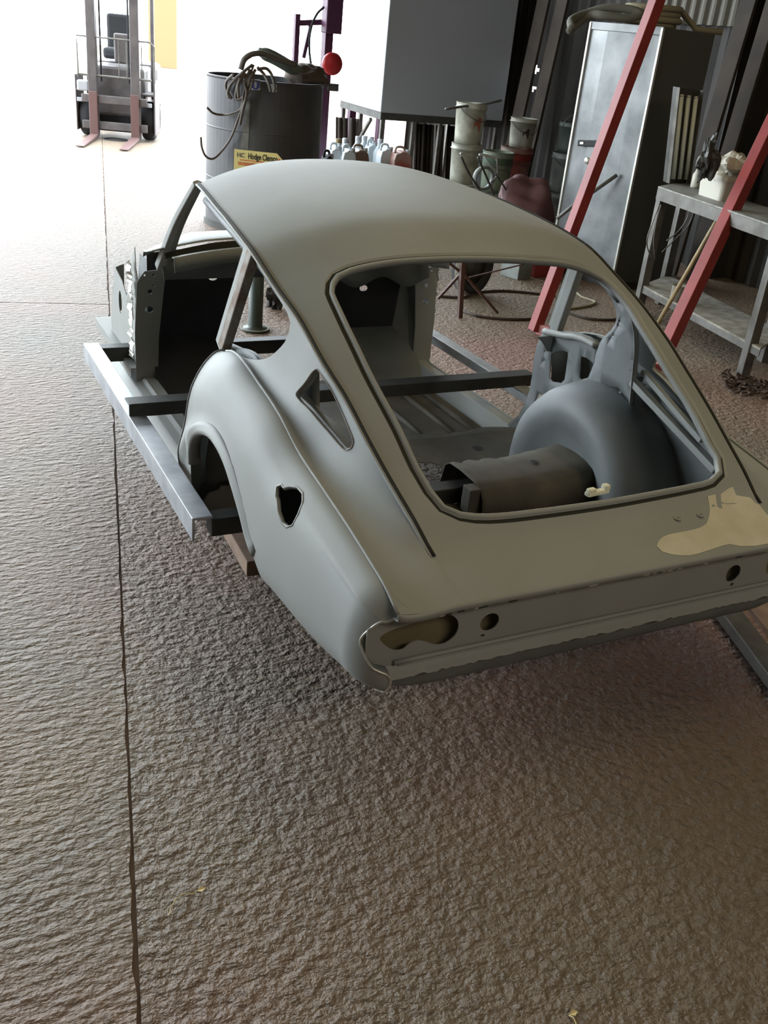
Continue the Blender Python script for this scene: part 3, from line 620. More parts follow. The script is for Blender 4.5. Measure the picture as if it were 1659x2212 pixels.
# dash rail with scalloped lower edge
sx = np.linspace(-.58, .58, 80); wv = np.where(sx > .08, .672+.022*np.sin((np.abs(sx)-.30)*2*PI/.24), .70); n = 80
v = [(x, 2.19+.02*(1-(x/.6)**2), .765) for x in sx]+[(x, 2.19+.02*(1-(x/.6)**2), z+.05) for x, z in zip(sx, wv)]+[(x, 2.17+.02*(1-(x/.6)**2), z) for x, z in zip(sx, wv)]
mesh_obj('dash_rail', v, [(k*n+i, k*n+i+1, (k+1)*n+i+1, (k+1)*n+i) for k in range(2) for i in range(n-1)], PD, car, smooth=True, solid=.003)
def arcY(x, c, d): return c-d*(abs(x)/.64)**2.2
v = []; rows = [(.0, .835, 0), (.012, .838, 1), (.12, .825, 1), (.20, .815, 1), (.275, .808, 1), (.285, .790, 1)]
sx = np.linspace(-.645, .645, 60)
for x in sx:
    e = max(0, (abs(x)-.40)/.25)
    for t, z, _ in rows: v.append((x, arcY(x, 2.29, .20)+t*(1-.55*e), z-.012*e))
k = len(rows); mesh_obj('scuttle_panel', v, [(i*k+j, i*k+j+1, (i+1)*k+j+1, (i+1)*k+j) for i in range(59) for j in range(k-1)], M['primer'], car, smooth=True, solid=.003)
v = [(x*.93, arcY(x, 2.285, .20)-.006, .833-.01*max(0, (abs(x)-.40)/.25)) for x in sx]+[(x*.93, arcY(x, 2.262, .19)-.006, .805) for x in sx]
mesh_obj('windscreen_gutter', v, [(i, i+1, 61+i, 60+i) for i in range(59)], M['dark_seam'], car, smooth=True)
v = [(x*.90, arcY(x, 2.255, .20), .812) for x in sx]+[(x*.90, arcY(x, 2.225, .20), .814) for x in sx]+[(x*.90, arcY(x, 2.215, .20), .765) for x in sx]
mesh_obj('windscreen_flange', v, [(q*60+i, q*60+i+1, (q+1)*60+i+1, (q+1)*60+i) for q in range(2) for i in range(59)], PR, car, smooth=True, solid=.002)
# windscreen header rail
hd = top_fn(np.full(40, YF), np.linspace(-.96, .96, 40))
MB().tube([(p[0], p[1]-.02, p[2]-.018) for p in hd], .016, 8).build('header_rail', PR, car, smooth=True)
# roof lining rail above the backlight
# inner skin of the tail under the deck


mesh_obj('tail_inner_panel', [(-.66, .066, .385), (.66, .066, .385), (.66, .066, .535), (-.66, .066, .535)], [(0, 1, 2, 3)], mat('olive_inner_primer', L((124, 114, 86)), .7, col2=L((104, 95, 70)), nscale=5), car, solid=.002, label='olive brown inner panel seen through the tail lamp holes')
# white plastic wedge on the lower edge of the rear window
c = at(1291, 1066, z=.655)
o = MB().lathe([(0, 0)], n=3)
o = MB(); o.box((0, 0, .006), (.075, .018, .012)).box((-.022, 0, .014), (.026, .016, .012)).box((.028, 0, .016), (.018, .018, .016))
wc = o.build('plastic_clip', M['white_plastic'], None, bevel=.004); wc.location = (c[0], c[1]+.003, c[2]-.004); wc.rotation_euler = (0, .03, math.radians(8))
tag(wc, 'small cream plastic clip lying on the lower edge of the rear window opening', 'clip')

# ------------------------------------------------------------------ steel dolly frame under the shell
dolly = empty('body_dolly', 'grey steel box section dolly carrying the bare car body shell', 'dolly', (0, 1.5, 0), world=True)
GV, DS = M['galv'], M['dark_steel']
RZ = .37
for sg in (-1, 1):
    v = [(sg*(x-(.045 if sg > 0 else 0)), y, z) for y in (.86, 2.47) for x, z in ((.84, RZ), (.780, RZ), (.780, RZ-.008), (.832, RZ-.008), (.832, RZ-.07), (.84, RZ-.07))]
    mesh_obj('side_rail', v, [(i, 6+i, 6+(i+1) % 6, (i+1) % 6) for i in range(6)]+[tuple(range(6)), tuple(range(6, 12))[::-1]], GV, dolly, bevel=.002)
    for y in (.95, 2.38): 
        MB().beam((sg*.42, y, 0), (sg*.42, y, RZ-.07), .05, .05).build('frame_leg', DS, dolly)
MB().box((.0, 1.675, RZ+.040), (1.675, .07, .008)).box((.0, 1.644, RZ+.018), (1.675, .008, .045)).box((0, 1.70, RZ+.003), (1.6, .035, .005)).build('cross_member', DS, dolly, bevel=.002)
MB().box((-.01, 2.435, RZ-.035), (1.54, .06, .06)).build('cross_member', DS, dolly, bevel=.003)
MB().box((-.01, .90, RZ-.045), (1.54, .06, .055)).build('cross_member', DS, dolly, bevel=.003)
# timber bearer lying on the floor under the shell
M['timber'] = mat('dusty_timber', L((142, 118, 98)), .8, col2=L((116, 92, 76)), nscale=12)
a, b = at(395, 955, z=.06), at(556, 1228, z=.06)
o = MB().beam(a, b, .07, .055).build('timber_bearer', M['timber'], None, bevel=.004); tag(o, 'brownish timber batten lying on the floor under the left side of the shell', 'timber')
a, b = at(1588, 1345, z=.04), at(1690, 1480, z=.04); a = a+(a-b)*1.2; b = b+(b-a)*.4
o = MB().beam(a, b, .075, .04).build('floor_channel', M['steel_frame'], None, bevel=.003); tag(o, 'grey steel channel lying on the floor behind the right tail corner', 'channel')

# ------------------------------------------------------------------ things round the shell
def local(name, label, cat, loc, rz=0, group=None): return empty(name, label, cat, tuple(map(float, loc)), rz, group)
def copy_tree(o, loc=None, rz=None, label=None, parent=None):
    c = link(o.copy()); c.parent = parent
    if loc is not None: c.location = tuple(map(float, loc))
    if rz is not None: c.rotation_euler = (0, 0, rz)
    if label: c['label'] = label
    for ch in list(o.children): copy_tree(ch, parent=c)
    return c
BX = lambda c, s_, **k: MB().box(c, s_)
m_ = M
m_['fork_grey'] = mat('forklift_paint', L((96, 90, 88)), .5, .2, col2=L((78, 72, 72)), nscale=6)
m_['tyre'] = mat('tyre_rubber', L((40, 40, 42)), .85)
m_['fork_red'] = mat('rusty_red_fork', L((98, 72, 68)), .6, .2)
m_['purple'] = mat('purple_steel', L((74, 34, 62)), .5)
m_['drum'] = mat('grey_drum_paint', L((70, 70, 70)), .5, .1, col2=L((58, 57, 60)), nscale=3)
m_['hose'] = mat('dusty_hose', L((88, 80, 72)), .7)
m_['cream_hose'] = mat('cream_hose', L((150, 142, 118)), .7)
m_['white_paint'] = mat('white_painted_steel', L((150, 152, 155)), .45)
m_['bucket_white'] = mat('old_white_bucket', L((188, 188, 172)), .5, col2=L((150, 150, 136)), nscale=10)
m_['bucket_green'] = mat('green_rimmed_bucket', L((96, 110, 92)), .5, col2=L((120, 124, 108)), nscale=8)
m_['bucket_red'] = mat('red_spattered_bucket', L((140, 60, 52)), .5, col2=L((150, 140, 128)), nscale=5)
m_['bucket_grey'] = mat('grey_bucket', L((120, 124, 118)), .5, col2=L((92, 96, 92)), nscale=7)
m_['can'] = mat('milky_plastic_can', L((185, 195, 200)), .45)
m_['can_brown'] = mat('brown_stained_can', L((120, 100, 86)), .5)
m_['cab'] = mat('galvanised_cabinet', L((122, 124, 124)), .42, .5, col2=L((84, 87, 87)), nscale=5, contrast=(.3, .7))
m_['cab_side'] = mat('dark_cabinet_side', L((74, 74, 68)), .5, .3)
m_['tube'] = mat('fluorescent_glass', L((205, 210, 195)), .25)
m_['wood'] = mat('pale_wood_handle', L((172, 152, 112)), .6, col2=L((156, 136, 98)), nscale=14)
m_['bag'] = mat('white_plastic_bag', L((190, 186, 172)), .4)
m_['pink_bag'] = mat('dusty_pink_sack', L((104, 70, 70)), .6, col2=L((86, 56, 56)), nscale=9)
m_['yellow'] = mat('yellow_render', (.16, .115, .05, 1), .8)
m_['green'] = mat('green_paint', (.03, .14, .05, 1), .6)
m_['sign'] = mat('yellow_sign', L((214, 200, 130)), .5)
m_['sign_black'] = mat('sign_lettering', L((36, 36, 28)), .6)
m_['sign_red'] = mat('sign_red', L((200, 80, 50)), .6)
m_['blue'] = mat('blue_sticker', L((60, 66, 130)), .5)
m_['sticker'] = mat('white_sticker', L((176, 178, 182)), .5)
m_['rust'] = mat('rusty_chain', L((84, 62, 48)), .8, .3, col2=L((54, 42, 36)), nscale=30)

# forklift outside the door
fk = local('forklift_truck', 'grey forklift truck standing outside in the daylight, forks lowered towards the room', 'forklift', (1.36, 12.32, 0), math.radians(-21))
FG = m_['fork_grey']
for sg in (-1, 1):
    MB().box((sg*.272, .02, 1.10), (.115, .12, 2.15)).box((sg*.235, .09, 1.10), (.03, .06, 2.15)).build('mast_rail', FG, fk, bevel=.008)
    MB().tube([(sg*.178, .10, .7), (sg*.178, .10, 2.2)], .012, 8).build('lift_chain', m_['tyre'], fk)
    MB().beam((sg*.43, .55, .5), (sg*.40, .75, 2.15), .05, .05).build('guard_post', FG, fk, bevel=.008)
    w_ = MB().lathe([(.10, -.09), (.17, -.08), (.215, -.085), (.24, -.06), (.245, 0), (.24, .06), (.215, .085), (.17, .08), (.10, .09)], c=(sg*.405, .32, .245), n=30, axis='x'); w_.build('front_wheel', m_['tyre'], fk, smooth=True)
    f_ = MB().box((sg*.265, -.06, .30), (.105, .045, .56)).add([(sg*.265+a*.052, y, z) for y, z, s2 in ((-.04, .02, 1), (-1.08, .012, 1)) for a in (-1, 1) for z2 in (0,)]+[(sg*.265+a*.052, y, z) for y, z in ((-.04, .062), (-1.08, .022)) for a in (-1, 1)], [(0, 1, 3, 2), (4, 6, 7, 5), (0, 4, 5, 1), (2, 3, 7, 6), (0, 2, 6, 4), (1, 5, 7, 3)])
    f_.build('fork', m_['fork_red'], fk, bevel=.006)
    MB().box((sg*.40, .02, .635), (.15, .10, .13)).build('work_lamp', m_['white_paint'], fk, bevel=.02)
    MB().box((sg*.505, .30, .42), (.02, .5, .68)).box((sg*.42, .30, .58), (.17, .5, .03)).build('mudguard', FG, fk, bevel=.01)
    MB().box((sg*.41, -.01, .465), (.14, .03, .05)).build('side_bracket', m_['white_paint'], fk, bevel=.006)
MB().box((0, -.02, .49), (.84, .05, .10)).box((0, -.02, .17), (.84, .05, .10)).build('carriage_plate', FG, fk, bevel=.01)
gp = [(-.45, -.02, .74), (-.45, -.02, 1.22), (.47, -.02, 1.22), (.52, -.02, 1.17), (.52, -.02, .74)]
MB().tube(gp, .011, 8).tube([(-.46, -.02, .77), (.48, -.02, .77)], .014, 8).build('load_guard_frame', m_['steel_frame'], fk)
for x in (-.21, .07, .17, .22, .36): MB().tube([(x, -.02, .77), (x, -.02, 1.22)], .006, 6).build('guard_bar', m_['steel_frame'], fk)
MB().box((0, .62, .58), (.72, .75, .62)).build('engine_body', FG, fk, bevel=.04)
MB().box((.06, .42, 1.10), (.22, .10, .36)).build('instrument_panel', FG, fk, bevel=.02)
MB().box((-.04, .85, 1.02), (.42, .35, .14)).box((-.04, 1.02, 1.28), (.40, .10, .45)).build('seat', m_['tyre'], fk, bevel=.04)
MB().lathe([(.155+.012*math.cos(a), .012*math.sin(a)) for a in np.linspace(0, 2*PI, 8)], c=(0, 0, 0), n=24).tube([(-.15, 0, 0), (.15, 0, 0)], .01, 6).tube([(0, 0, 0), (0, 0, -.25)], .015, 6).build('steering_wheel', m_['tyre'], fk, smooth=True)
sw = fk.children[-1]; sw.location = (.10, .52, 1.38); sw.rotation_euler = (math.radians(35), 0, 0)
MB().box((0, .45, .28), (.60, .3, .42)).build('axle_housing', m_['tyre'], fk, bevel=.03)
for sg in (-1, 1): MB().lathe([(.08, -.07), (.16, -.075), (.19, -.04), (.19, .04), (.16, .075), (.08, .07)], c=(sg*.34, 1.35, .19), n=24, axis='x').build('rear_wheel', m_['tyre'], fk, smooth=True)
MB().box((0, 1.25, .62), (.86, .62, .62)).build('counterweight', FG, fk, bevel=.08)
MB().box((0, .78, 2.17), (.86, .9, .05)).build('overhead_guard', FG, fk, bevel=.015)

# yellow gate pillar with green hose reel far outside
p = at(352, 146, z=0)
g_ = local('yellow_wall_end', 'sunlit yellow wall end seen far outside beside the forklift', 'wall', p, math.radians(-20))
MB().box((0, .1, 1.5), (.85, .3, 3.0)).build('wall_block', m_['yellow'], g_, bevel=.01)
p2 = at(372, 140, z=0); p2 = p2-np.array([.25, .8, 0])
g_ = local('green_hose_reel', 'green hose reel and post standing before the yellow wall end outside', 'hose reel', p2, math.radians(-20))
MB().box((0, 0, .45), (.10, .10, .9)).build('post', m_['green'], g_, bevel=.01)
MB().lathe([(.13, -.04), (.17, -.04), (.17, .04), (.13, .04)], c=(0, -.08, .82), n=20, axis='y', closed=True).build('reel', m_['green'], g_)
MB().box((-.2, 0, .95), (.4, .06, .16)).build('name_board', m_['green'], g_)

# blast pot / drum by the door
DC = Vector((1.455, 6.78, 0)); DR = .482; DH = 1.19
d_ = local('large_grey_drum', 'big dark grey steel drum standing in front of the open doorway', 'drum', DC)
MB().lathe([(.0, .03), (DR-.02, .03), (DR, .05), (DR, DH-.02), (DR+.008, DH-.01), (DR+.008, DH), (DR-.01, DH), (DR-.01, .06), (0, .06)], n=64).build('drum_wall', m_['drum'], d_, smooth=False)
for z in (.4, .8): MB().lathe([(DR, z-.008), (DR+.005, z), (DR, z+.008)], n=64).build('drum_bead', m_['drum'], d_, smooth=True)
MB().lathe([(DR+.001, 0), (DR+.014, .0), (DR+.014, .05), (DR+.001, .05)], n=64).build('foot_ring', m_['dark_steel'], d_)
def on_drum(u, v, off=.0):                       # where a sight line meets the drum wall
    d = ray(u, v); o = CAM[:2]-np.array(DC[:2]); a = d[0]**2+d[1]**2; b = 2*(o[0]*d[0]+o[1]*d[1]); c = o@o-(DR+off)**2
    q = b*b-4*a*c; t = (-b-math.sqrt(max(q, 0)))/(2*a); return CAM+t*d
# stickers near the rim
def patch(name, pix, m, parent_o, off=.003, nx=8, lab=None):
    (u0, v0), (u1, v1), (u2, v2), (u3, v3) = pix; v = []
    for i in range(nx+1):
        t = i/nx; a = on_drum(u0+(u1-u0)*t, v0+(v1-v0)*t, off); b = on_drum(u3+(u2-u3)*t, v3+(v2-v3)*t, off); v += [a-np.array(DC), b-np.array(DC)]
    return mesh_obj(name, v, [(2*i, 2*i+2, 2*i+3, 2*i+1) for i in range(nx)], m, parent_o, label=lab)
patch('warning_sticker', [(541, 171), (562, 171), (562, 195), (541, 194)], m_['sticker'], d_, lab='small white sticker with a blue round sign')
c_ = on_drum(552, 183, .005)-np.array(DC)
v = []; nrm_ = Vector((c_[0], c_[1], 0)).normalized(); tx = Vector((-nrm_.y, nrm_.x, 0))
for k in range(16): v.append(Vector(c_)+tx*.036*math.cos(2*PI*k/16)+Vector((0, 0, .036*math.sin(2*PI*k/16))))
mesh_obj('sticker_mark', v, [tuple(range(16))], m_['blue'], d_)
v = [Vector(c_)+nrm_*.002+tx*x+Vector((0, 0, z)) for x, z in ((-.008, -.024), (.008, -.024), (.010, .006), (.006, .024), (-.006, .024), (-.010, .006))]
mesh_obj('sticker_figure', v, [tuple(range(6))], m_['sticker'], d_)
patch('paper_label', [(582, 176), (598, 177), (597, 199), (584, 198)], m_['sticker'], d_, lab='torn pale label')
patch('scraped_strip', [(534, 215), (541, 215), (536, 322), (519, 320)], m_['steel_frame'], d_, lab='paler scraped strip down the drum wall')
# hoses hung over the rim
def hose(name, pts, r, m, label=None, cat='hose', group=None, n=8):
    o = MB().tube(curve(pts, n=6), r, n).build(name, m, None, smooth=True)
    if label: tag(o, label, cat, group)
    return o
def dp(u, v, off=.02): return on_drum(u, v, off)
hk = empty('coiled_air_hose', 'tangle of thin dusty hoses hung over the rim of the grey drum', 'hose', tuple(dp(545, 165)), world=True)
for k_, pts in enumerate([
    [(505, 160), (490, 175), (488, 190), (500, 213)], [(545, 140), (520, 160), (500, 180), (492, 200), (495, 212)], [(552, 150), (540, 170), (535, 190), (525, 210), (510, 214), (515, 180), (530, 160)],
    [(548, 140), (535, 175), (527, 200), (520, 235), (500, 245), (480, 248), (460, 244), (447, 232)], [(550, 150), (545, 180), (530, 215), (515, 255), (500, 295), (480, 325), (460, 343), (445, 338), (436, 318), (434, 296)],
    [(540, 150), (528, 180), (533, 200), (524, 240), (518, 270)], [(556, 145), (570, 160), (580, 180), (585, 198)], [(556, 150), (575, 148), (586, 160), (594, 190), (590, 200)], [(530, 158), (518, 172), (514, 190), (516, 212)]]):
    P = []
    for (u, v) in pts:
        q = dp(u, v, .03+.008*k_)
        if u < 470 or q[2] > DH: q = at(u, v, y=dp(480, 250, .03)[1]-.06) if u < 470 else at(u, v, y=dp(550, 170, .03)[1]-.03)
        P.append(q)
    MB().tube(curve(P, n=6), .009 if k_ in (3, 4) else .012, 7).build('hose_loop', m_['hose'], hk, smooth=True)
hn = [at(u, v, y=6.45) for u, v in ((520, 150), (528, 128), (545, 117), (570, 116), (600, 128), (640, 140))]
MB().tube(curve(hn, n=6), .022, 10).build('thick_hose', m_['hose'], hk, smooth=True)
# blast helmet and cloth on the drum top
hp = at(612, 138, y=6.6); hl = local('blast_hose_bundle', 'dull green bundle of thick hose and cloth lying across the drum top', 'hose', (hp[0], hp[1], DH))
def blob(name, c, r, m, parent, seed=0, n=24, smooth=True, amp=.25, label=None, flat=None):
    rr = np.random.default_rng(seed); ph = rr.random((6, 4))*6.28; v = []; k = n//2
    for i in range(k+1):
        th = PI*i/k
        for j in range(n):
            a = 2*PI*j/n; d = np.array([math.sin(th)*math.cos(a), math.sin(th)*math.sin(a), math.cos(th)])
            s_ = 1+amp*sum(math.sin(3.1*(d@np.array([math.sin(p[0]), math.cos(p[1]), math.sin(p[2])]))*(1+q*.5)+p[3]) for q, p in enumerate(ph))/4
            z = d[2]*r[2]*s_
            if flat is not None: z = max(z, flat)
            v.append((c[0]+d[0]*r[0]*s_, c[1]+d[1]*r[1]*s_, c[2]+z))
    return mesh_obj(name, v, [(i*n+j, (i+1)*n+j, (i+1)*n+(j+1) % n, i*n+(j+1) % n) for i in range(k) for j in range(n)], m, parent, smooth=smooth, label=label)
MB().tube(curve([(-.22, 0, .20), (-.10, 0, .17), (.05, 0, .11), (.2, .05, .06), (.36, .08, .045)], n=5), [.03, .035, .045, .05, .05]+[.05]*16, 12).build('thick_hose', mat('green_hose', L((98, 104, 92)), .7), hl, smooth=True)
blob('cloth', (.25, .1, .04), (.19, .16, .09), mat('brown_cloth', L((84, 72, 62)), .9), hl, 3)
# yellow maker's plate
def text(name, body, size, m, parent, loc, rot, ext=.001, sx=1):
    c = bpy.data.curves.new(name, 'FONT'); c.body = body; c.size = size; c.extrude = ext; c.align_x = 'LEFT'; c.offset = .0012*size/.05
    o = link(bpy.data.objects.new(name, c)); dg = bpy.context.evaluated_depsgraph_get(); me = bpy.data.meshes.new_from_object(o.evaluated_get(dg)); bpy.data.objects.remove(o)
    me.materials.clear(); me.materials.append(m); o = link(bpy.data.objects.new(name, me)); o.parent = parent; o.location = loc; o.rotation_euler = rot; o.scale = (sx, 1, 1); return o
sa, sb = at(506, 322, y=6.22), at(604, 334, y=6.05)
ang = math.atan2(sb[1]-sa[1], sb[0]-sa[0]); SW = float(np.linalg.norm((sb-sa)[:2])); SHH = .26
pl = [(0, 0), (SW+.07, 0), (SW+.07, SHH-.09), (SW, SHH-.02), (SW-.02, SHH), (0, SHH)]
v = [(x, 0, z) for x, z in pl]+[(x, .004, z) for x, z in pl]; k = len(pl)
sp = mesh_obj('warning_plate', v, [tuple(range(k)), tuple(range(k, 2*k))[::-1]]+[(i, k+i, k+(i+1) % k, (i+1) % k) for i in range(k)], m_['sign'], d_, label='yellow printed warning plate with black and red lettering')
sp.location = (sa[0]-DC.x, sa[1]-DC.y, sa[2]-SHH); sp.rotation_euler = (0, 0, ang)
RX = (PI/2, 0, 0)
text('lettering', 'Hodge Clemco', .062, m_['sign_black'], sp, (.11, -.001, SHH-.062), RX, sx=.62)
text('lettering', 'HC', .045, m_['steel_frame'], sp, (.02, -.001, SHH-.055), RX)
text('lettering', 'WARNING', .036, m_['sign_red'], sp, (.03, -.001, SHH-.115), RX)
text('lettering', 'WARNING', .03, m_['sign_red'], sp, (.27, -.001, SHH-.115), RX)
MB().box((.025+.115, -.001, SHH-.075), (.19, .002, .006)).build('red_rule', m_['sign_red'], sp)
tt = [(SW-.045, SHH-.10), (SW+.045, SHH-.10), (SW, SHH-.035)]; ti = [(SW-.02, SHH-.088), (SW+.02, SHH-.088), (SW, SHH-.058)]
v = [(x, -.002, z) for x, z in tt+ti]; mesh_obj('warning_triangle', v, [(0, 1, 4, 3), (1, 2, 5, 4), (2, 0, 3, 5)], m_['sign_red'], sp)

# purple steel gantry behind the drum
gy = 8.3
gt = empty('purple_gantry', 'dark purple steel gantry frame behind the grey drum', 'frame', tuple(at(694, 305, y=gy)*[1, 1, 0]), world=True)
P_ = m_['purple']
a = at(694, 305, y=gy); x0 = a[0]
MB().box((x0, gy, 1.25), (.085, .10, 2.5)).build('gantry_post', P_, gt, bevel=.005)
x1 = at(638, 120, y=gy)[0]
MB().box((x1, gy, .85), (.05, .06, 1.7)).build('gantry_post', P_, gt, bevel=.004)
MB().beam((x1, gy, 1.62), (x0, gy, 1.66), .05, .05).build('gantry_rail', P_, gt)
MB().beam(at(655, 125, y=gy), at(672, 50, y=gy), .035, .035).build('gantry_brace', P_, gt)
b = at(718, 28, y=gy-.1); MB().box(b, (.17, .14, .36)).build('gantry_box', P_, gt, bevel=.01)
MB().box(at(716, 188, y=gy-.02), (.12, .1, .07)).build('gantry_shelf', m_['dark_steel'], gt, bevel=.005)
MB().tube(curve([at(u, v, y=gy-.12) for u, v in ((700, 15), (685, 30), (672, 60), (668, 100), (672, 140), (680, 175))], n=6), .012, 8).build('gantry_cable', m_['tyre'], gt, smooth=True)
MB().box((x0, gy, .01), (.2, .2, .02)).box((x1, gy, .01), (.15, .15, .02)).build('base_plate', P_, gt)
o = MB().lathe([(0, -.02), (.09, -.02), (.105, 0), (.105, .03), (.09, .05), (0, .06)], c=(0, 0, 0), n=28, axis='y').build('red_disc', mat('bright_red', L((165, 30, 34)), .4), None, smooth=True)
o.location = at(719, 138, y=gy-.13); tag(o, 'red round disc fixed on the purple gantry beside the white cabinet', 'disc')

# white raised cabinet box on legs in the doorway
A_, B_, C2 = at(733, 217, z=.87), at(822, 243, z=.87), at(1085, 262, z=.87)
bx = empty('raised_white_cabinet', 'large white sheet metal cabinet standing on thin legs beside the doorway', 'cabinet', (B_[0], B_[1], 0), world=True)
D2 = A_+C2-B_
def prism(quad, z0, z1, name, m, parent, **k):
    v = [(p[0], p[1], z0) for p in quad]+[(p[0], p[1], z1) for p in quad]
    return mesh_obj(name, v, [(3, 2, 1, 0), (4, 5, 6, 7)]+[(i, (i+1) % 4, 4+(i+1) % 4, 4+i) for i in range(4)], m, parent, **k)
prism([B_, C2, D2, A_], .87, 2.6, 'cabinet_body', m_['white_paint'], bx, bevel=.008)
prism([B_+[.01, .01, 0], C2+[-.01, .01, 0], D2+[-.01, -.01, 0], A_+[.01, -.01, 0]], .80, .868, 'base_frame', m_['dark_steel'], bx)
for p in (B_*.97+D2*.03, C2*.97+A_*.03, D2*.97+B_*.03, A_*.97+C2*.03, (B_+C2)/2+[0, .04, 0], B_*.72+C2*.28+[0, .03, 0], (A_+B_)/2+[.03, 0, 0], C2*.8+B_*.2+[0, .03, 0]):
    MB().box((p[0], p[1], .40), (.04, .04, .80)).build('cabinet_leg', m_['steel_frame'], bx)
q0 = A_*.75+B_*.25; q1 = B_*.8+A_*.2
MB().beam((q0[0], q0[1], .2), (q1[0], q1[1], .78), .03, .03).build('leg_brace', m_['steel_frame'], bx)
# things below the white cabinet, against the light
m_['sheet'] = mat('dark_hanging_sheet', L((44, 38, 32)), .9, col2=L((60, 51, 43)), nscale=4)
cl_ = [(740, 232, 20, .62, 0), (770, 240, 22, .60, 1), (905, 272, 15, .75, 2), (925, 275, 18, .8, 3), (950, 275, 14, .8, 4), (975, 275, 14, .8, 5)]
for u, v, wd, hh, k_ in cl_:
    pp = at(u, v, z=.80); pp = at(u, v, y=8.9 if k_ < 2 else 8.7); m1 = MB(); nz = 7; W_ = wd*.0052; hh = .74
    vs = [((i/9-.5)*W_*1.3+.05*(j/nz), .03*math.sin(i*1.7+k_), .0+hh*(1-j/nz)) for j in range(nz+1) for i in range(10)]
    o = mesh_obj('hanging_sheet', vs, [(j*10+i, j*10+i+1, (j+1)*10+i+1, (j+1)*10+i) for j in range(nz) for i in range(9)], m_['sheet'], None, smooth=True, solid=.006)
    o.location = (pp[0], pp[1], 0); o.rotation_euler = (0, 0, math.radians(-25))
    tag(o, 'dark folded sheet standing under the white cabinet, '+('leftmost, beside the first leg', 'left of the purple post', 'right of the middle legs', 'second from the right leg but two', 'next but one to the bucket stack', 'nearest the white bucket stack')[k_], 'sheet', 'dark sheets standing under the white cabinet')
for u, v, k_ in ((798, 250, 0), (868, 270, 1)):
    pp = at(u, v, z=.80); o = MB().box((0, 0, .45), (.08, .08, .9)).box((0, 0, .01), (.16, .16, .02)).build('purple_post', P_, None, bevel=.004); o.location = (pp[0]+.2, pp[1]+.9, 0)
    tag(o, ('purple steel post seen between the left legs of the white cabinet', 'dark purple post seen behind the middle legs of the white cabinet')[k_], 'post')

# plastic cans
def can(name, w_, d, h, m, label, loc, rz, group=None):
    t = local(name, label, 'can', loc, rz, group)
    pr = [(-.5, 0), (.5, 0), (.5, .78), (.42, .90), (.2, .93), (.2, .96), (-.1, .96), (-.2, .93), (-.42, .90), (-.5, .78)]
    v = [(x*w_, s_*d/2, z*h) for s_ in (-1, 1) for x, z in pr]; k = len(pr)
    mesh_obj('can_body', v, [tuple(range(k)), tuple(range(k, 2*k))[::-1]]+[(i, k+i, k+(i+1) % k, (i+1) % k) for i in range(k)], m, t, bevel=.018)
    MB().tube(curve([(-.38*w_, 0, h*.90), (-.3*w_, 0, h*1.03), (.1*w_, 0, h*1.03), (.18*w_, 0, h*.93)], n=4), .012, 8).build('can_handle', m, t, smooth=True)
    MB().lathe([(0, h*.99), (.024, h*.99), (.026, h*.90)], c=(.36*w_, 0, 0), n=14).build('can_cap', m_['sticker'], t, smooth=True)
    return t
for i, (u, vt, wd, m, lab) in enumerate([(708, 330, .16, m_['tyre'], 'black can next to the right side of the grey drum'), (723, 314, .20, m_['can'], 'bluish white plastic can just right of the grey drum'), (752, 318, .24, m_['can'], 'milky can behind the first leg of the white cabinet'),
        (777, 318, .30, m_['can_brown'], 'brown stained can between the first two cabinet legs'), (803, 306, .20, m_['can'], 'tall bluish can just left of the second cabinet leg'), (834, 316, .26, m_['can'], 'white plastic can just right of the second cabinet leg'),
        (868, 322, .34, m_['bucket_red'], 'reddish brown can under the middle of the white cabinet')]):
    hh = .44; p = at(u, vt, z=.59); can('plastic_can', wd*.55, .16, hh, m, lab, (p[0], p[1], .15), math.radians(-8), 'plastic cans under the white cabinet')
lpl = local('low_pallet', 'low wooden pallet carrying the plastic cans beside the white cabinet', 'pallet', (0, 0, 0))
for i in range(8): MB().box((2.66, 6.99+.155*i, .135), (1.54, .12, .03)).build('slat', M['timber'], lpl)
for x in (1.95, 2.66, 3.38): MB().box((x, 7.53, .06), (.08, 1.20, .12)).build('bearer', M['timber'], lpl)
for i, (u, vt) in enumerate([(732, 302), (746, 301), (774, 297), (788, 296), (802, 298), (822, 303)]):
    hh = .47; p = at(u, vt, z=.62)
    t = local('bottle', ('small white bottle', 'white round topped bottle')[i % 2]+' in the back row under the white cabinet, '+('nearest the drum', 'second from the drum', 'third from the drum', 'fourth from the drum', 'fifth from the drum', 'farthest from the drum')[i], 'bottle', (p[0], p[1], .15), 0, 'white bottles in the row behind the cans')
    MB().lathe([(0, 0), (.06, 0), (.065, .02), (.065, hh*.75), (.03, hh*.88), (.026, hh)], n=16).build('bottle_body', m_['can'], t, smooth=True)
    MB().lathe([(0, hh+.012), (.03, hh+.01), (.03, hh-.03)], n=14).build('bottle_cap', m_['yellow'] if i == 0 else m_['sticker'], t, smooth=True)

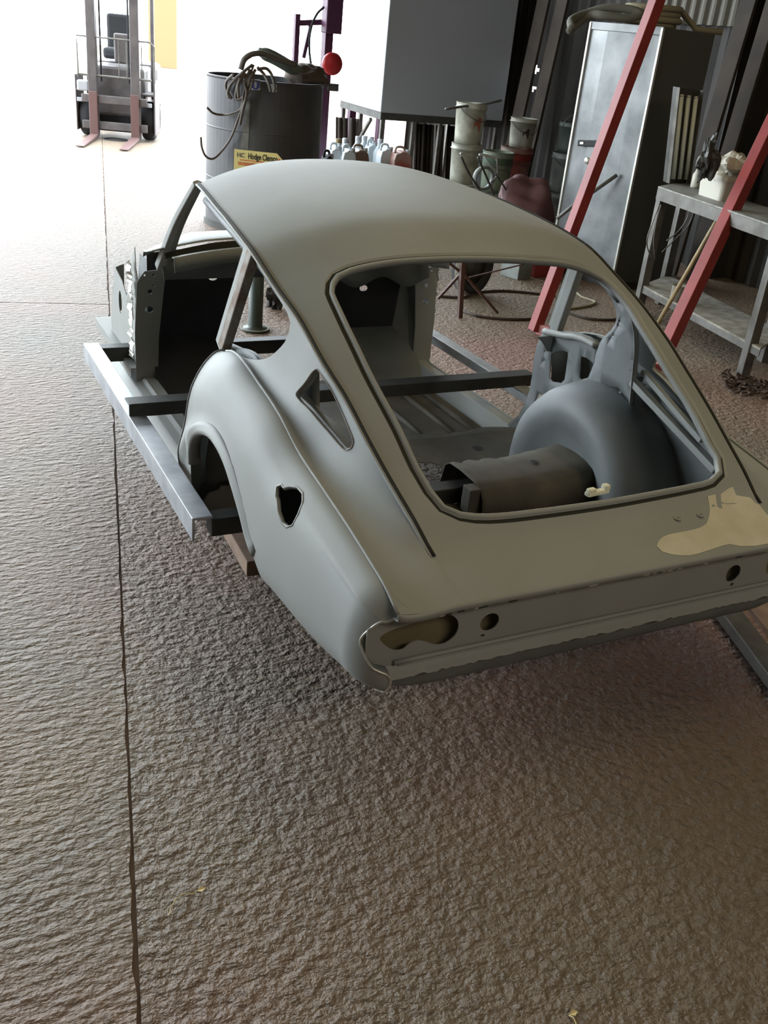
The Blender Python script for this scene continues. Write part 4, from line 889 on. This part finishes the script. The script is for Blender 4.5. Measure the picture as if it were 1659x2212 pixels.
# ------------------------------------------------------------------ right side: bucket stacks
def bucket(label, loc, r=.15, h=.36, m=None, lid=False, handle=True, group=None, band=None, patchm=None, rz=0):
    t = local('bucket', label, 'bucket', loc, rz, group)
    r0 = r*.86
    MB().lathe([(0, .0), (r0, 0), (r0+.2*(r-r0), h*.2), (r*.985, h*.86), (r+.008, h*.865), (r+.008, h*.885), (r, h*.89), (r, h*.985), (r+.006, h), (r-.004, h), (r-.006, h*.9), (r0-.006, .008), (0, .008)], n=36).build('pail', m, t, smooth=True)
    if band:
        MB().lathe([(r*.962, h*.70), (r*.987, h*.84)], n=36).build('colour_band', band, t, smooth=True)
    if handle: MB().tube([(r*1.04*math.cos(a), -.01-r*.75*math.sin(a)*.3, h*.86+r*.9*math.sin(a)) for a in np.linspace(0, PI, 20)] if handle == 'up' else [(r*1.05*math.cos(a), -r*1.05*math.sin(a), h*.86-.10*math.sin(a)) for a in np.linspace(0, PI, 20)], .0035, 6).build('handle', m_['steel_frame'], t, smooth=True)
    if lid: MB().lathe([(0, h+.004), (r, h+.004), (r+.01, h), (r+.01, h-.02)], n=36).build('lid', m, t, smooth=True)
    if patchm:
        v = [((r*1.003-.02*(z < .5)*.5)*math.cos(a), (r*1.003-.02*(z < .5)*.5)*math.sin(a), z*h) for a in np.linspace(-2.1, -1.6, 6) for z in (.40+.1*math.sin(a*9), .62+.06*math.cos(a*11))]
        mesh_obj('print_mark', v, [(2*i, 2*i+2, 2*i+3, 2*i+1) for i in range(5)], patchm, t, smooth=True)
    return t
m_['faded_red'] = mat('faded_red_print', L((168, 96, 82)), .6)
zs_ = lambda u, v, z: at(u, v, z=z)
p = zs_(1020, 222, 1.10)
for k_ in range(3):
    bucket(('lowest white bucket of the tall stack, red mark on its side', 'middle white bucket of the tall stack', 'top white bucket of the tall stack, faded red print on it')[k_], (p[0], p[1], .367*k_), .148, .366, m_['bucket_white'], handle=(k_ == 2), group='tall stack of white buckets', patchm=m_['faded_red'] if k_ != 1 else None, rz=.3)
o = MB().tube(curve([at(u, v, y=p[1]-.1) for u, v in ((962, 236), (1000, 230), (1040, 226), (1083, 217))], n=6), .012, 8).build('thin_rod', m_['steel_frame'], None, smooth=True)
tag(o, 'thin pale rod lying across the top of the tall white bucket stack', 'rod')
pg_ = zs_(1046, 318, .73)
bucket('grey green bucket under the green rimmed one, just right of the tall white stack', (pg_[0]-.01, pg_[1]-.28, 0), .145, .365, m_['bucket_grey'], handle=False, group='bucket stacks by the wall')
bucket('green rimmed bucket on top of a stack, between the white and red stacks', (pg_[0]-.01, pg_[1]-.28, .366), .145, .365, m_['bucket_green'], band=mat('dull_green_paint', L((62, 78, 58)), .6), group='bucket stacks by the wall')
pr_ = zs_(1118, 318, .73)
bucket('white bucket with red drips under the red one', (pr_[0], pr_[1], 0), .16, .365, m_['bucket_white'], handle=False, band=m_['red'], group='bucket stacks by the wall')
bucket('red stained bucket carrying the small white pail', (pr_[0], pr_[1], .366), .16, .365, m_['bucket_red'], group='bucket stacks by the wall', band=m_['red'])
bucket('small white pail with a rusty smear, on top of the red bucket', (pr_[0]+.03, pr_[1], .732), .13, .27, m_['bucket_white'], patchm=m_['rust'], group='bucket stacks by the wall')
pq_ = zs_(1192, 322, .73)
bucket('dark grey bucket at floor level beside the steel cabinet', (pq_[0], pq_[1]-.3, 0), .16, .365, m_['bucket_grey'], handle=False, group='bucket stacks by the wall')
bucket('pale grey dusty bucket beside the steel cabinet', (pq_[0], pq_[1]-.3, .366), .16, .365, m_['bucket_grey'], group='bucket stacks by the wall')
bucket('dark green pail with upright handle on top of the grey buckets', (pq_[0], pq_[1]-.3, .732), .14, .28, mat('dark_green_pail', L((58, 66, 60)), .6), handle='up', group='bucket stacks by the wall')
# folding sack truck / trolley frame before the buckets
tr = empty('sack_truck', 'folded metal sack truck frame with bright tube handles in front of the buckets', 'trolley', tuple(at(1060, 470, z=0)), world=True)
yt = 5.35
def tb(pts, r, m, name, parent, y=yt, n=8): return MB().tube(curve([at(u, v, y=y) for u, v in pts], n=4), r, n).build(name, m, parent, smooth=True)
BR = mat('bright_tube', L((200, 205, 195)), .25, .7)
tb([(994, 333), (1000, 331), (1022, 337)], .010, BR, 'handle_bar', tr); tb([(1035, 335), (1042, 334), (1070, 341), (1074, 347)], .010, BR, 'handle_bar', tr)
tb([(996, 337), (1012, 372), (1040, 420), (1060, 480), (1072, 535)], .009, m_['dark_steel'], 'frame_tube', tr); tb([(1032, 340), (1050, 380), (1070, 430), (1085, 480), (1098, 540)], .009, m_['dark_steel'], 'frame_tube', tr)
tb([(1074, 346), (1075, 375), (1069, 386), (1060, 394)], .007, m_['steel_frame'], 'frame_tube', tr); tb([(1070, 375), (1090, 405), (1110, 450)], .007, m_['dark_steel'], 'frame_tube', tr)
wl = MB().lathe([(.075, -.02), (.09, -.028), (.10, 0), (.09, .028), (.075, .02)], c=tuple(at(1045, 385, y=yt+.12)), n=28, axis='y', closed=True); wl.build('wheel', m_['bucket_grey'], tr, smooth=True)
q = at(1150, 440, y=5.25); sk = blob('plastic_sack', (0, 0, .30), (.27, .22, .38), m_['pink_bag'], None, 11, 44, True, .20, flat=-.3)
sk.location = (q[0]+.0, q[1]+.1, 0); tag(sk, 'dusty pink plastic sack slumped on the floor left of the steel cabinet', 'sack')

# steel cabinet standing by the wall
sc_ = empty('steel_cabinet', 'tall galvanised steel cabinet with a black handle, seen behind the red pole', 'cabinet', (3.5, 4.4, 0), world=True)
A1 = np.array([3.50, 4.38, 0]); B1 = at(1275, 60, y=5.02)*[1, 1, 0]; C1 = at(1548, 65, y=4.30)*[1, 1, 0]; D1 = B1+C1-A1; HC = 1.83
prism([A1, C1, D1, B1], .06, HC, 'carcass', m_['cab_side'], sc_, bevel=.004)
prism([A1+[.02, .02, 0], C1+[-.02, .02, 0], D1+[-.02, -.02, 0], B1+[.02, -.02, 0]], 0, .06, 'plinth', m_['dark_steel'], sc_)
e = (B1-A1); el = np.linalg.norm(e); e /= el; nf = np.array([-e[1], e[0], 0]); nf = nf if nf[0] < 0 else -nf
def fpt(s, z, o=0): q_ = A1+e*el*s+nf*o; return (q_[0], q_[1], z)
# folded door: three flat bands at slightly different angles
bands = [(.03, .22, .004, .022), (.22, .68, .022, .050), (.68, .97, .050, .004)]
for i, (s0, s1, o0, o1) in enumerate(bands):
    v = [fpt(s0, .1, .0), fpt(s1, .1, .0), fpt(s1, HC-.05, .0), fpt(s0, HC-.05, .0), fpt(s0, .1, o0), fpt(s1, .1, o1), fpt(s1, HC-.05, o1), fpt(s0, HC-.05, o0)]
    mesh_obj('door_band', v, [(0, 1, 2, 3), (7, 6, 5, 4), (0, 4, 5, 1), (1, 5, 6, 2), (2, 6, 7, 3), (3, 7, 4, 0)], m_['cab'], sc_)
for s_0 in (0.008, .985): v = fpt(s_0, 0, .008); MB().box((v[0], v[1], HC/2), (.02, .02, HC)).build('edge_trim', M['bare'], sc_, bevel=.003)
v0, v1_ = fpt(.0, HC-.02, .006), fpt(1, HC-.02, .006); MB().beam(v0, v1_, .012, .05).build('top_trim', m_['cab'], sc_)
def fon(u, v, off=.02):                           # sight line meets the door plane
    d = ray(u, v); n_ = nf; t = ((A1+nf*off-CAM)@n_)/(d@n_); return CAM+t*d
h0, h1 = fon(1250, 309, .06), fon(1292, 310, .06); MB().beam(h0, h1, .03, .045).build('door_handle', M['black'], sc_, bevel=.005)
MB().beam(fon(1253, 309, .078), fon(1260, 309, .078), .003, .015).build('handle_mark', M['bare'], sc_)
c = fon(1272, 347, .03); kn = MB().lathe([(0, .03), (.022, .03), (.026, .015), (.03, 0)], c=(0, 0, 0), n=20)
mk = Vector((nf[0], nf[1], 0)).to_track_quat('Z', 'Y').to_matrix(); kn.v = [tuple(mk @ Vector(p)+Vector(c)) for p in kn.v]
kn.build('lock_knob', M['bare'], sc_, smooth=True)
# bar leaning on the cabinet
o = MB().tube([fon(1203, 472, .35), fon(1240, 443, .25), fon(1333, 378, .05)], .014, 10).build('steel_bar', m_['steel_frame'], None, smooth=True)
tag(o, 'short grey bar with a ribbed grip leaning on the steel cabinet door', 'bar')
# hoses on top of the cabinet
ct = (A1+D1)/2
def coil(name, c, r, n_, rr, m, label, el_=1.0, rz=0):
    P = []
    for i in range(n_*24):
        a = 2*PI*i/24; k_ = i/24; P.append((c[0]+(r+.012*math.sin(k_*2.1))*math.cos(a)*el_, c[1]+(r+.01*math.sin(k_*3))*math.sin(a)*.62, c[2]+rr+rr*1.9*(k_ % 3)*.9))
    P += [(c[0]+r*el_+.12, c[1]-.10, c[2]+rr), (c[0]+r*el_+.28, c[1]-.2, c[2]+rr)]
    o = MB().tube(P, rr, 10).build(name, m, None, smooth=True); return tag(o, label, 'hose', 'hoses on top of the steel cabinet')
cc = at(1405, 38, y=4.6); coil('cream_hose', (cc[0]+.05, cc[1]+.05, HC), .20, 3, .022, m_['cream_hose'], 'cream coloured hose coiled on top of the steel cabinet', 1.15)
gg = [at(u, v, y=4.55) for u, v in ((1236, 62), (1252, 45), (1290, 30), (1320, 18), (1350, 20), (1362, 30), (1340, 38), (1305, 34), (1292, 44), (1262, 58), (1240, 66))]
gg = [(q_[0], q_[1]+.12*math.sin(i*.9), max(q_[2], HC+.03) if i > 2 and i < 9 else q_[2]) for i, q_ in enumerate(gg)]
o = MB().tube(curve(gg, n=6), .028, 12).build('grey_hose', mat('grey_cloth_hose', L((92, 90, 80)), .85), None, smooth=True); tag(o, 'thick dusty grey hose drooping over the left edge of the steel cabinet top', 'hose', 'hoses on top of the steel cabinet')

# work bench
bn = empty('work_bench', 'grey steel work bench with a lower shelf on the right', 'bench', (3.1, 3.0, 0), world=True)
BZ = .87; m_['shelf0'] = mat('worn_bench_top', L((140, 138, 130)), .6, .1, col2=L((112, 110, 102)), nscale=14)
b0, b1 = at(1422, 402, z=BZ), at(1700, 496, z=BZ); b3 = at(1500, 388, z=BZ); b1 = b1+(b1-b0)*.15; bd = (b3-b0); bd = bd/np.linalg.norm(bd)*.55; b3 = b0+bd; b2 = b1+bd
prism([b0, b1, b2, b3], BZ-.012, BZ, 'bench_top', m_['shelf0'], bn, bevel=.002)
prism([b0, b1, b1+bd*.02, b0+bd*.02], BZ-.085, BZ-.012, 'top_edge', m_['steel_frame'], bn)
ld = (b1-b0)/np.linalg.norm(b1-b0); dd = bd/.55
f0 = at(1390, 690, z=0); f1 = at(1578, 814, z=0)
L0 = b0+ld*.06+dd*.04; L1 = b1-ld*.05+dd*.04
s1 = ((f1-L0)@ld); Lm = L0+ld*s1
for q_ in (L0, Lm, L0+dd*.46, Lm+dd*.46):
    MB().beam((q_[0], q_[1], 0), (q_[0], q_[1], BZ-.03), .058, .058, up=tuple(ld)).build('bench_leg', m_['steel_frame'], bn, bevel=.003)
sz = .20; sh = [L0-dd*.02, Lm+ld*.10-dd*.02, Lm+ld*.10+dd*.50, L0+dd*.50]
m_['shelf'] = mat('dusty_shelf', L((156, 150, 136)), .8, col2=L((118, 112, 100)), nscale=14)
prism(sh, sz, sz+.012, 'lower_shelf', m_['shelf'], bn); prism([sh[0], sh[1], sh[1]+dd*.02, sh[0]+dd*.02], sz-.04, sz, 'shelf_edge', m_['steel_frame'], bn)
# loops of wire hanging from the bench corner
o = MB()
for k_, pts in enumerate([[(1425, 440), (1410, 480), (1398, 515), (1400, 540), (1412, 560)], [(1492, 430), (1485, 470), (1465, 500), (1440, 520)], [(1500, 438), (1498, 460), (1485, 490), (1455, 520), (1430, 545)], [(1428, 442), (1418, 480), (1412, 520), (1415, 560)]]):
    o = MB().tube(curve([at(u, v, y=f0[1]-.02+.02*k_) for u, v in pts], n=5), .004, 6).build('hanging_wire', m_['steel_frame'], None, smooth=True)
    tag(o, ('outer thin wire loop hanging left of the front bench leg', 'wire hanging under the bench top right of its leg, shorter one', 'longer wire hanging under the bench top, crossing the other', 'inner thin wire beside the front bench leg')[k_], 'wire', 'wires hanging from the bench')
# fluorescent fitting standing upright on the bench against the cabinet
yb = b0[1]+.16
fx = empty('tube_light_fitting', 'old fluorescent light fitting with three dusty tubes standing upright on the bench end', 'light', tuple(at(1460, 398, y=yb)), world=True)
q = [at(u, v, y=yb) for u, v in ((1440, 392), (1482, 400), (1512, 195), (1462, 188))]
q[0][2] = q[1][2] = BZ+.002
v = list(q)+[p+np.array([0.02, .06, 0]) for p in q]
mesh_obj('fitting_body', v, [(0, 1, 2, 3), (7, 6, 5, 4), (0, 4, 5, 1), (1, 5, 6, 2), (2, 6, 7, 3), (3, 7, 4, 0)], m_['dark_steel'], fx, bevel=.003)
for a_, r_ in ((.18, .017), (.50, .015), (.82, .015)):
    lo = q[0]+(q[1]-q[0])*a_+[0, -.02, .03]; hi = q[3]+(q[2]-q[3])*a_+[0, -.02, -.05]
    MB().tube([lo, hi], r_, 14).build('fluorescent_tube', m_['tube'], fx, smooth=True)
    MB().tube([hi, hi+(hi-lo)*.02], r_*1.1, 12).build('tube_cap', M['bare'], fx, smooth=True)
for a_, b_ in ((0, 3), (1, 2)): MB().beam(q[a_]+[0, -.02, 0], q[b_]+[0, -.02, 0], .008, .03).build('fitting_rim', m_['steel_frame'], fx)
# white tub with bag and tools
def on_bench(u, v): return at(u, v, z=BZ+.001)
tc_ = on_bench(1568, 432)
tub_ = local('storage_tub', 'white rectangular plastic tub standing on the bench', 'tub', (tc_[0]+.02, tc_[1]+.06, BZ), math.atan2(ld[1], ld[0]))
th = .15
def rbox(w_, d_, h_, r_, z0, taper, n_=5):
    P = []
    for (cx_, cy_, a0) in ((w_/2-r_, d_/2-r_, 0), (-w_/2+r_, d_/2-r_, 90), (-w_/2+r_, -d_/2+r_, 180), (w_/2-r_, -d_/2+r_, 270)):
        for k_ in range(n_+1): a = math.radians(a0+90*k_/n_); P.append((cx_+r_*math.cos(a), cy_+r_*math.sin(a)))
    return P
def rtub(name, w_, d_, h_, m, parent, z0=0, rim=.01):
    v = []; lev = [(0, .9), (h_*.8, .98), (h_*.8, 1.04), (h_, 1.05), (h_, 1.0), (h_*.85, .96), (.01, .88)]; k_ = 24
    for z, s_ in lev: v += [(x*s_, y*s_, z+z0) for x, y in rbox(w_, d_, h_, .03, 0, 0)]
    f = [(i*k_+j, i*k_+(j+1) % k_, (i+1)*k_+(j+1) % k_, (i+1)*k_+j) for i in range(len(lev)-1) for j in range(k_)]+[tuple(range(k_))[::-1], tuple(range(6*k_, 7*k_))]
    return mesh_obj(name, v, f, m, parent)
rtub('tub_body', .30, .22, th, m_['bag'], tub_)
v = [(-.06+.12*(i % 2), -.1125, .02+.09*(i//2)) for i in range(4)]; mesh_obj('tub_label', [(-.151, -.08, .02), (-.151, .06, .02), (-.153, .06, .11), (-.153, -.08, .11)], [(0, 1, 2, 3)], M['bare'], tub_)
bg = blob('plastic_bag', (0, 0, .05), (.12, .09, .10), m_['bag'], None, 21, 30, False, .5); bg.location = (tc_[0]+.04, tc_[1]+.05, BZ+th-.02)
tag(bg, 'crumpled white plastic bag sticking out of the tub on the bench', 'bag')
bt = local('spray_bottle', 'small white bottle with a thin rod in it left of the tub', 'bottle', on_bench(1500, 405))
MB().lathe([(0, 0), (.028, 0), (.030, .01), (.030, .085), (.018, .105), (.016, .12), (0, .12)], n=18).build('bottle_body', m_['bag'], bt, smooth=True)
MB().tube([(0, 0, .11), (.03, 0, .25)], .005, 8).build('rod', M['bare'], bt)
dk = blob('dark_tool_bundle', (0, 0, .0), (.055, .05, .11), M['dark_steel'], None, 31, 26, False, .6); pdk = at(1530, 345, y=tc_[1]+.02); pdk[2] = min(pdk[2], BZ+.15+.085); dk.location = pdk
tag(dk, 'dark clump of tools heaped at the left end of the white tub', 'tools')
# pots on the shelf and under the bench
def pot(label, u, v, z, r, h, m): 
    p = at(u, v, z=z); t = local('tin', label, 'tin', (p[0], p[1], z)); MB().lathe([(0, 0), (r, 0), (r, h), (r+.004, h+.004), (r-.003, h), (r-.003, .01), (0, .01)], n=26).build('tin_body', m, t, smooth=True); return t
pot('dented cream tin standing on the lower bench shelf behind the broom handle', 1462, 650, sz+.012, .05, .10, m_['shelf'])
t_ = local('paint_drum', 'dark stacked paint drum between the steel cabinet and the bench leg', 'drum', at(1392, 600, z=0)*[1, 1, 0])
MB().lathe([(0, 0), (.15, 0), (.155, .03), (.15, .06), (.15, .30), (.155, .33), (.15, .36), (.16, .37), (.16, .40), (0, .40)], n=30).build('drum_body', m_['dark_steel'], t_, smooth=True)
MB().lathe([(.152, .2), (.156, .21), (.152, .22)], n=30).build('drum_bead', m_['steel_frame'], t_, smooth=True)

# leaning red box section poles
def pole(label, f, t, w_, m, foot=True):
    f = np.array(f, float); t = np.array(t, float)
    o = empty('red_pole', label, 'pole', tuple(f), world=True)
    o['group'] = 'red leaning poles'
    MB().beam(f+[0, 0, .02], t, w_, w_, up=(0, 1, 0)).build('pole_tube', m, o, bevel=.003)
    return o
f_ = np.array([2.10, 3.40, 0.0]); t_ = at(1442, -60, y=3.32); t_ = t_+(t_-f_)*.12
p1 = pole('left red steel pole leaning in front of the steel cabinet', f_, t_, .066, M['red'])
fp = at(1163, 706, z=.03); MB().box((fp[0]-.01, fp[1]-.09, .035), (.07, .09, .07), Matrix.Rotation(math.radians(25), 3, 'Z')).build('pole_foot', mat('pink_faded_paint', L((176, 120, 116)), .5), p1, bevel=.006)
def by_bench(u, v, off):                         # sight line meets an upright plane this far in front of the bench
    d = ray(u, v); p0 = b0-dd*off; return CAM+((p0-CAM)@dd)/(d@dd)*d
f2 = at(1418, 800, z=0.0); t2 = by_bench(1668, 270, .13); t2 = t2+(t2-f2)*.7
p2_ = pole('right red steel pole leaning in front of the work bench', f2, t2, .075, M['red'])
hb0 = at(1404, 728, z=0.0); hb1 = by_bench(1659, 283, .035); hb1 = hb1+(hb1-hb0)*.25
o = MB().tube([hb0, hb1], .014, 12).build('broom_handle', m_['wood'], None, smooth=True); tag(o, 'pale wooden broom handle leaning beside the right red pole', 'handle')

# chain heap on the floor
ch = empty('rusty_chain', 'heap of dark rusty chain on the floor below the bench', 'chain', tuple(at(1610, 830, z=0)), world=True)
lk0 = None; rr = np.random.default_rng(5)
def torus(R, r, el=1.5, n1=14, n2=6): 
    v = [((R+r*math.cos(b))*math.cos(a)*el, (R+r*math.cos(b))*math.sin(a), r*math.sin(b)) for a in np.linspace(0, 2*PI, n1, endpoint=False) for b in np.linspace(0, 2*PI, n2, endpoint=False)]
    return v, [(i*n2+j, ((i+1) % n1)*n2+j, ((i+1) % n1)*n2+(j+1) % n2, i*n2+(j+1) % n2) for i in range(n1) for j in range(n2)]
v, f = torus(.016, .0055)
for k_ in range(46):
    t = k_/45; u_ = 1568+100*((t*2.3) % 1)+4*rr.normal(); v_ = 822+.20*(u_-1568)+10*rr.normal()
    p = at(u_, v_, z=.012+.012*(k_ % 3))
    if lk0 is None: o = lk0 = mesh_obj('link', v, f, m_['rust'], ch, smooth=True)
    else: o = link(lk0.copy()); o.parent = ch; o.matrix_parent_inverse = WORLD[ch.name]
    o.location = p; o.rotation_euler = (rr.random()*1.4-.7, rr.random()*1.0-.5, rr.random()*6)
# folding trestle and wheel seen through the shell
ts = empty('folding_trestle', 'brown folding metal trestle with crossed legs, seen through the shell', 'trestle', tuple(at(993, 685, z=0)), world=True)
yq = at(993, 686, z=0)[1]; BT = mat('brown_trestle', L((84, 62, 56)), .6, .2)
tp_ = at(1001, 540, y=yq); ft = at(993, 686, z=0)
MB().beam(ft, tp_+(tp_-ft)*.4, .030, .030, up=(0, 1, 0)).build('trestle_leg', BT, ts, bevel=.002)
for a_, b_ in (((1073, 688), (1000, 590)), ((946, 645), (996, 590)), ((1000, 592), (960, 560)), ((996, 604), (1150, 566))):
    pa, pb = at(*a_, y=yq+.03), at(*b_, y=yq+.03); pa[2] = max(pa[2], .012)
    MB().beam(pa, pb, .016 if b_[0] < 1100 else .008, .016 if b_[0] < 1100 else .008, up=(0, 1, 0)).build('cross_brace', BT, ts)
wc_ = at(1062, 592, z=.21)
wt = local('cart_wheel', 'black tyred wheel with a pale rim standing behind the trestle', 'wheel', (wc_[0], wc_[1]+.25, .20), math.radians(20))
MB().lathe([(.13, -.03), (.185, -.04), (.20, 0), (.185, .04), (.13, .03)], n=34, axis='y', closed=True).build('tyre', m_['tyre'], wt, smooth=True)
MB().lathe([(0, -.03), (.06, -.03), (.07, 0), (.13, -.01), (.135, .01)], n=30, axis='y').build('wheel_disc', m_['dark_steel'], wt, smooth=True)
MB().lathe([(.186, -.041), (.200, -.030), (.202, 0)], n=34, axis='y').build('tyre_edge', m_['shelf'], wt, smooth=True)
p = at(1108, 612, z=0); can('plastic_can', .16, .18, .25, m_['bucket_grey'], 'grey dusty can on the floor beside the cart wheel', (p[0]+.15, p[1]+.2, 0), .3)
p = at(1150, 612, z=0); rbx = local('red_box', 'dark red metal box on the floor right of the grey can', 'box', (p[0]+.2, p[1]+.3, 0), .2)
MB().box((0, 0, .16), (.20, .25, .32)).build('box_body', M['red'], rbx, bevel=.01); MB().tube([(-.06, 0, .32), (-.05, 0, .36), (.05, 0, .36), (.06, 0, .32)], .008, 8).build('carry_handle', m_['dark_steel'], rbx)
# air hoses snaking over the floor
def fh_(name, pix, r, m, lab, grp='hoses on the floor'):
    P = [at(u, v, z=r) for u, v in pix]; o = MB().tube(curve(P, n=8), r, 8).build(name, m, None, smooth=True); tag(o, lab, 'hose', grp)
DKH = mat('dark_hose', L((62, 50, 44)), .7)
fh_('air_hose', [(948, 640), (1000, 642), (1030, 632), (1080, 628), (1140, 632), (1200, 640)], .009, DKH, 'dark hose lying across the floor behind the trestle')
fh_('air_hose', [(1000, 672), (1030, 682), (1090, 689), (1150, 688), (1180, 676)], .009, DKH, 'dark hose curving round the trestle feet to the red pole foot')
fh_('air_hose', [(1228, 610), (1255, 640), (1285, 652), (1270, 660), (1220, 668)], .008, m_['cream_hose'], 'pale hose loop on the floor right of the door pillar')
fh_('air_hose', [(1220, 672), (1270, 688), (1330, 690), (1380, 680)], .009, DKH, 'dark reddish hose on the floor in front of the bench leg')
# round post with flanged foot in front of the shell
p = at(551, 712, z=0); gp_ = local('round_post', 'dark green round steel post with a flanged foot ahead of the shell', 'post', (p[0], p[1], 0))
MB().lathe([(0, 0), (.085, 0), (.085, .012), (.045, .016), (.042, .03), (.042, .52), (0, .52)], n=28).build('post_tube', mat('dark_green_post', L((58, 68, 58)), .5), gp_, smooth=True)
MB().lathe([(.043, .013), (.084, .0135)], n=28).build('flange_top', m_['shelf'], gp_)
p = at(577, 640, z=.08); bb = blob('valve_clump', (0, 0, .0), (.06, .05, .09), M['dark_steel'], None, 8, 22, False, .5); bb.location = (p[0]+.06, p[1], .09); tag(bb, 'dark greasy clump of valve parts beside the round post', 'valve')

# stanchion, leaning boards and pale sheeting on the right wall
st = MB().box((0, 0, H/2), (.012, .20, H)).box((-.10, -.1, H/2), (.2, .012, H)).box((-.1, .1, H/2), (.2, .012, H)).build('wall_stanchion', M['wall'], None)
q = at(1590, 100, x=4.6); st.location = (4.92, q[1]-.05, 0); struct(st)
yy0, yy1 = at(1432, 20, x=4.90)[1], at(1655, 20, x=4.90)[1]
v, f = corr(yy1-.6, yy0, 1.93, 2.9, 0, .12, .02); v = [(4.90+x, y, z) for x, y, z in v]
o = mesh_obj('wall_sheet', v, f, M['wall_light'], None, solid=.002); tag(o, 'paler ribbed sheet high on the wall above the steel cabinet', 'sheet')
for i, (u, w_) in enumerate(((1165, .20), (1205, .18), (1597, .16), (1650, .14))):
    q = at(u, 200, x=4.7); o = MB().beam((q[0]-.30, q[1], .02), (q[0]-.05, q[1]+.06, 2.3), .03, w_, up=(0, 1, 0)).build('leaning_board', m_['sheet'], None, bevel=.004)
    tag(o, ('dark board leaning on the wall behind the red bucket', 'dark board leaning on the wall left of the steel cabinet', 'dark board leaning on the wall right of the steel cabinet', 'dark board leaning on the wall at the right picture edge')[i], 'board', 'dark boards leaning on the wall')

# straw and leaves on the floor
def straw(label, u, v, n_, col, seed):
    rs = np.random.default_rng(seed); p = at(u, v, z=0); m1 = MB()
    t = local('straw_wisp', label, 'straw', (p[0], p[1], .003), 0, 'straw scraps on the floor')
    P = [(.0, 0, .0)]; a = rs.random()*6
    for k_ in range(n_): a += rs.normal()*.7; P.append((P[-1][0]+.010*math.cos(a), P[-1][1]+.010*math.sin(a), .002+.003*rs.random()))
    m1.tube(curve(P, n=3), .0011, 5).build('stalk', col, t, smooth=True)
    m1 = MB().add([(0, 0, .001), (.012, .006, .004), (.020, 0, .002), (.010, -.007, .003)], [(0, 1, 2, 3)]); m1.build('flake', col, t, solid=.0008)
STR = mat('pale_straw', L((214, 196, 140)), .7)
straw('curled yellow straw with a bright flake on the near floor', 424, 1928, 9, STR, 1); straw('pale curl of straw on the floor behind the tail panel', 876, 1690, 5, mat('grey_straw', L((150, 138, 110)), .8), 2)
straw('wisp of straw at the bottom edge of the picture', 1228, 2196, 12, STR, 3)

p = at(1652, 1362, z=.01); o = MB().box((0, 0, .009), (.30, .16, .018)).build('floor_board', M['timber'], None, bevel=.002); o.location = (p[0]+.10, p[1]+.03, 0); o.rotation_euler = (0, 0, math.radians(70))
tag(o, 'short brown board lying on the floor behind the right tail corner', 'board')

# rust pin hole low on the quarter panel, scraped bright bits along the deck edge
uv = QUAR.hit(592, 1281); p = QUAR.at([uv])[0]; n_ = QUAR.nrm([uv])[0]; n_ = n_ if n_[0] < 0 else -n_; P = [p+n_*.0012+(np.cross(n_, [0, 0, 1])*math.cos(a)*.006+np.array([0, 0, 1])*math.sin(a)*.009) for a in np.linspace(0, 2*PI, 12)[:-1]]
mesh_obj('rust_hole', P, [tuple(range(11))], M['black'], car)
for i in range(26):
    x = -.62+1.2*RNG.random()**1.3; l = .006+.02*RNG.random(); k = int(np.argmin(np.abs(de[:, 0]-x)))
    MB().box((x, -.0055, de[k, 2]-.0165), (l, .0016, .0016+.0015*RNG.random())).build('bare_scrape', M['bare'] if i % 3 else M['dark_seam'], car)
